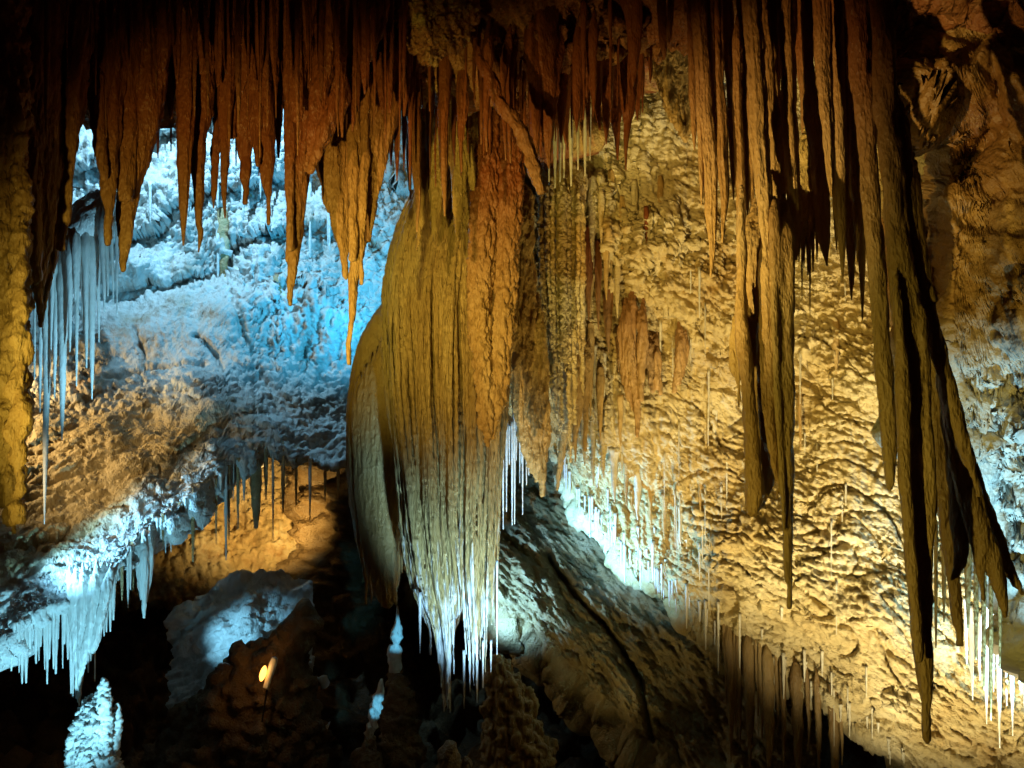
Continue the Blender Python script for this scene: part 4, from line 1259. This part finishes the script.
def point(name, pos, power, col, rad=.12):
    d = bpy.data.lights.new(name, 'POINT')
    d.energy = power
    d.color = col
    d.shadow_soft_size = rad
    o = bpy.data.objects.new(name, d)
    COL.objects.link(o)
    o.location = pos
    return o


WARM = (1.0, .66, .26)
GOLD = (1.0, .60, .16)
GOLDF = (1.0, .78, .15)
ORANGE = (1.0, .42, .08)
CYAN = (.16, .66, 1.0)
ICE = (.50, .83, 1.0)

spot('warm_flood_lamp', at(960, 1250, 6.6), at(880, 400, 10.3), 3000, (1, .83, .46), 70, .9, .06)
spot('warm_flood_lamp', at(650, 1120, 7.0), at(690, 280, 11), 1200, (1, .71, .20), 70, .8, .06)
spot('recess_fill', at(540, 900, 9.5), at(640, 590, 14), 170, (1, .78, .3), 44, .9, .1)  # unseen warm fill added to brighten the recess
spot('blue_flood_lamp', at(150, -110, 14.2), at(210, 130, 18), 4800, (.34, .72, 1), 92, .8, .1)
spot('blue_flood_lamp', at(405, 330, 15.6), at(300, 200, 18.4), 1000, (.05, .55, 1), 130, .9, .1)
spot('blue_flood_lamp', at(40, 900, 9.8), at(60, 600, 13), 1000, (.28, .76, 1), 60, .8, .08)
spot('blue_ledge_lamp', at(-90, 580, 11.2), at(165, 535, 14), 1600, (.26, .68, 1), 42, .9, .08)
spot('ochre_light', at(-120, 360, 13.6), at(150, 450, 16), 900, (1, .72, .32), 90, .9, .1)
spot('ochre_light', at(-230, 520, 9.0), at(120, 470, 14.5), 620, (1, .74, .34), 30, 1, .1)  # unseen fill added to warm the shelf's front face
spot('icicle_lamp', at(150, 480, 10.6), at(78, 320, 12.2), 650, (.3, .74, 1), 60, .9, .06)
spot('ice_lamp', at(548, 610, 11.4), at(620, 525, 12.5), 950, (.20, .56, 1), 100, .9, .06)
spot('ice_lamp', at(470, 620, 13.0), at(545, 590, 14.6), 330, (.26, .58, 1), 80, .8, .08)
spot('ice_lamp', at(520, 900, 6.8), at(478, 575, 9), 2200, (.36, .70, 1), 36, 1, .1)
spot('gold_lamp', (-2.0, .3, -.2), at(285, 290, 6), 2100, GOLDF, 36, 1.0, .06)
spot('gold_lamp', (-4.2, -.6, .6), at(540, 310, 7), 3300, (1, .67, .17), 34, 1.0, .08)
spot('gold_lamp', (-3.6, .4, .4), at(910, 540, 4.6), 950, GOLDF, 38, 1.0, .08)
spot('gold_lamp', (-3.0, 2.2, .6), at(690, 230, 5), 2300, (1, .76, .24), 25, 1.0, .06)
spot('gold_lamp', (4.0, 2.0, .3), at(1105, 340, 5), 260, (1, .74, .16), 38, 1.0, .08)
spot('niche_lamp', at(275, 565, 17.4), at(260, 465, 20), 650, (1, .66, .2), 118, .9, .08)
spot('blue_slab_lamp', at(140, 640, 13.2), at(238, 636, 15.8), 520, (.24, .68, 1), 30, .9, .06)
spot('blue_edge_lamp', at(1020, 860, 5.0), at(972, 400, 6.3), 600, (.36, .78, 1), 46, .9, .08)
spot('blue_edge_lamp', at(1150, 800, 7.6), at(1030, 650, 9.0), 800, (.34, .7, 1), 60, .9, .08)
point('stone_lamp', at(305, 728, 14.8), 1.6, (.9, .97, 1), .05)
point('path_lamp_bulb', at(256, 672, 13.8), 4, (1, .5, .14), .04)
spot('stalagmite_lamp', at(430, 655, 13.6), at(397, 634, 15), 110, CYAN, 26, .6, .03)
spot('stalagmite_lamp', at(408, 712, 13.3), at(376, 706, 14.5), 80, CYAN, 18, .6, .03)

spot('blue_flood_lamp', at(330, 150, 10.6), at(398, 260, 9.2), 60, (.5, .82, 1), 60, 1, .08)
w = bpy.data.worlds.new("World")
SC.world = w
w.use_nodes = True
w.node_tree.nodes['Background'].inputs[0].default_value = (1, .35, .1, 1)
w.node_tree.nodes['Background'].inputs[1].default_value = .006
SC.view_settings.view_transform = 'Standard'
SC.view_settings.look = 'None'
SC.view_settings.gamma = 1
SC.view_settings.use_curve_mapping = False
SC.view_settings.exposure = 0
SC.cycles.max_bounces = 5
SC.cycles.diffuse_bounces = 3
SC.cycles.glossy_bounces = 2
SC.cycles.use_denoising = True
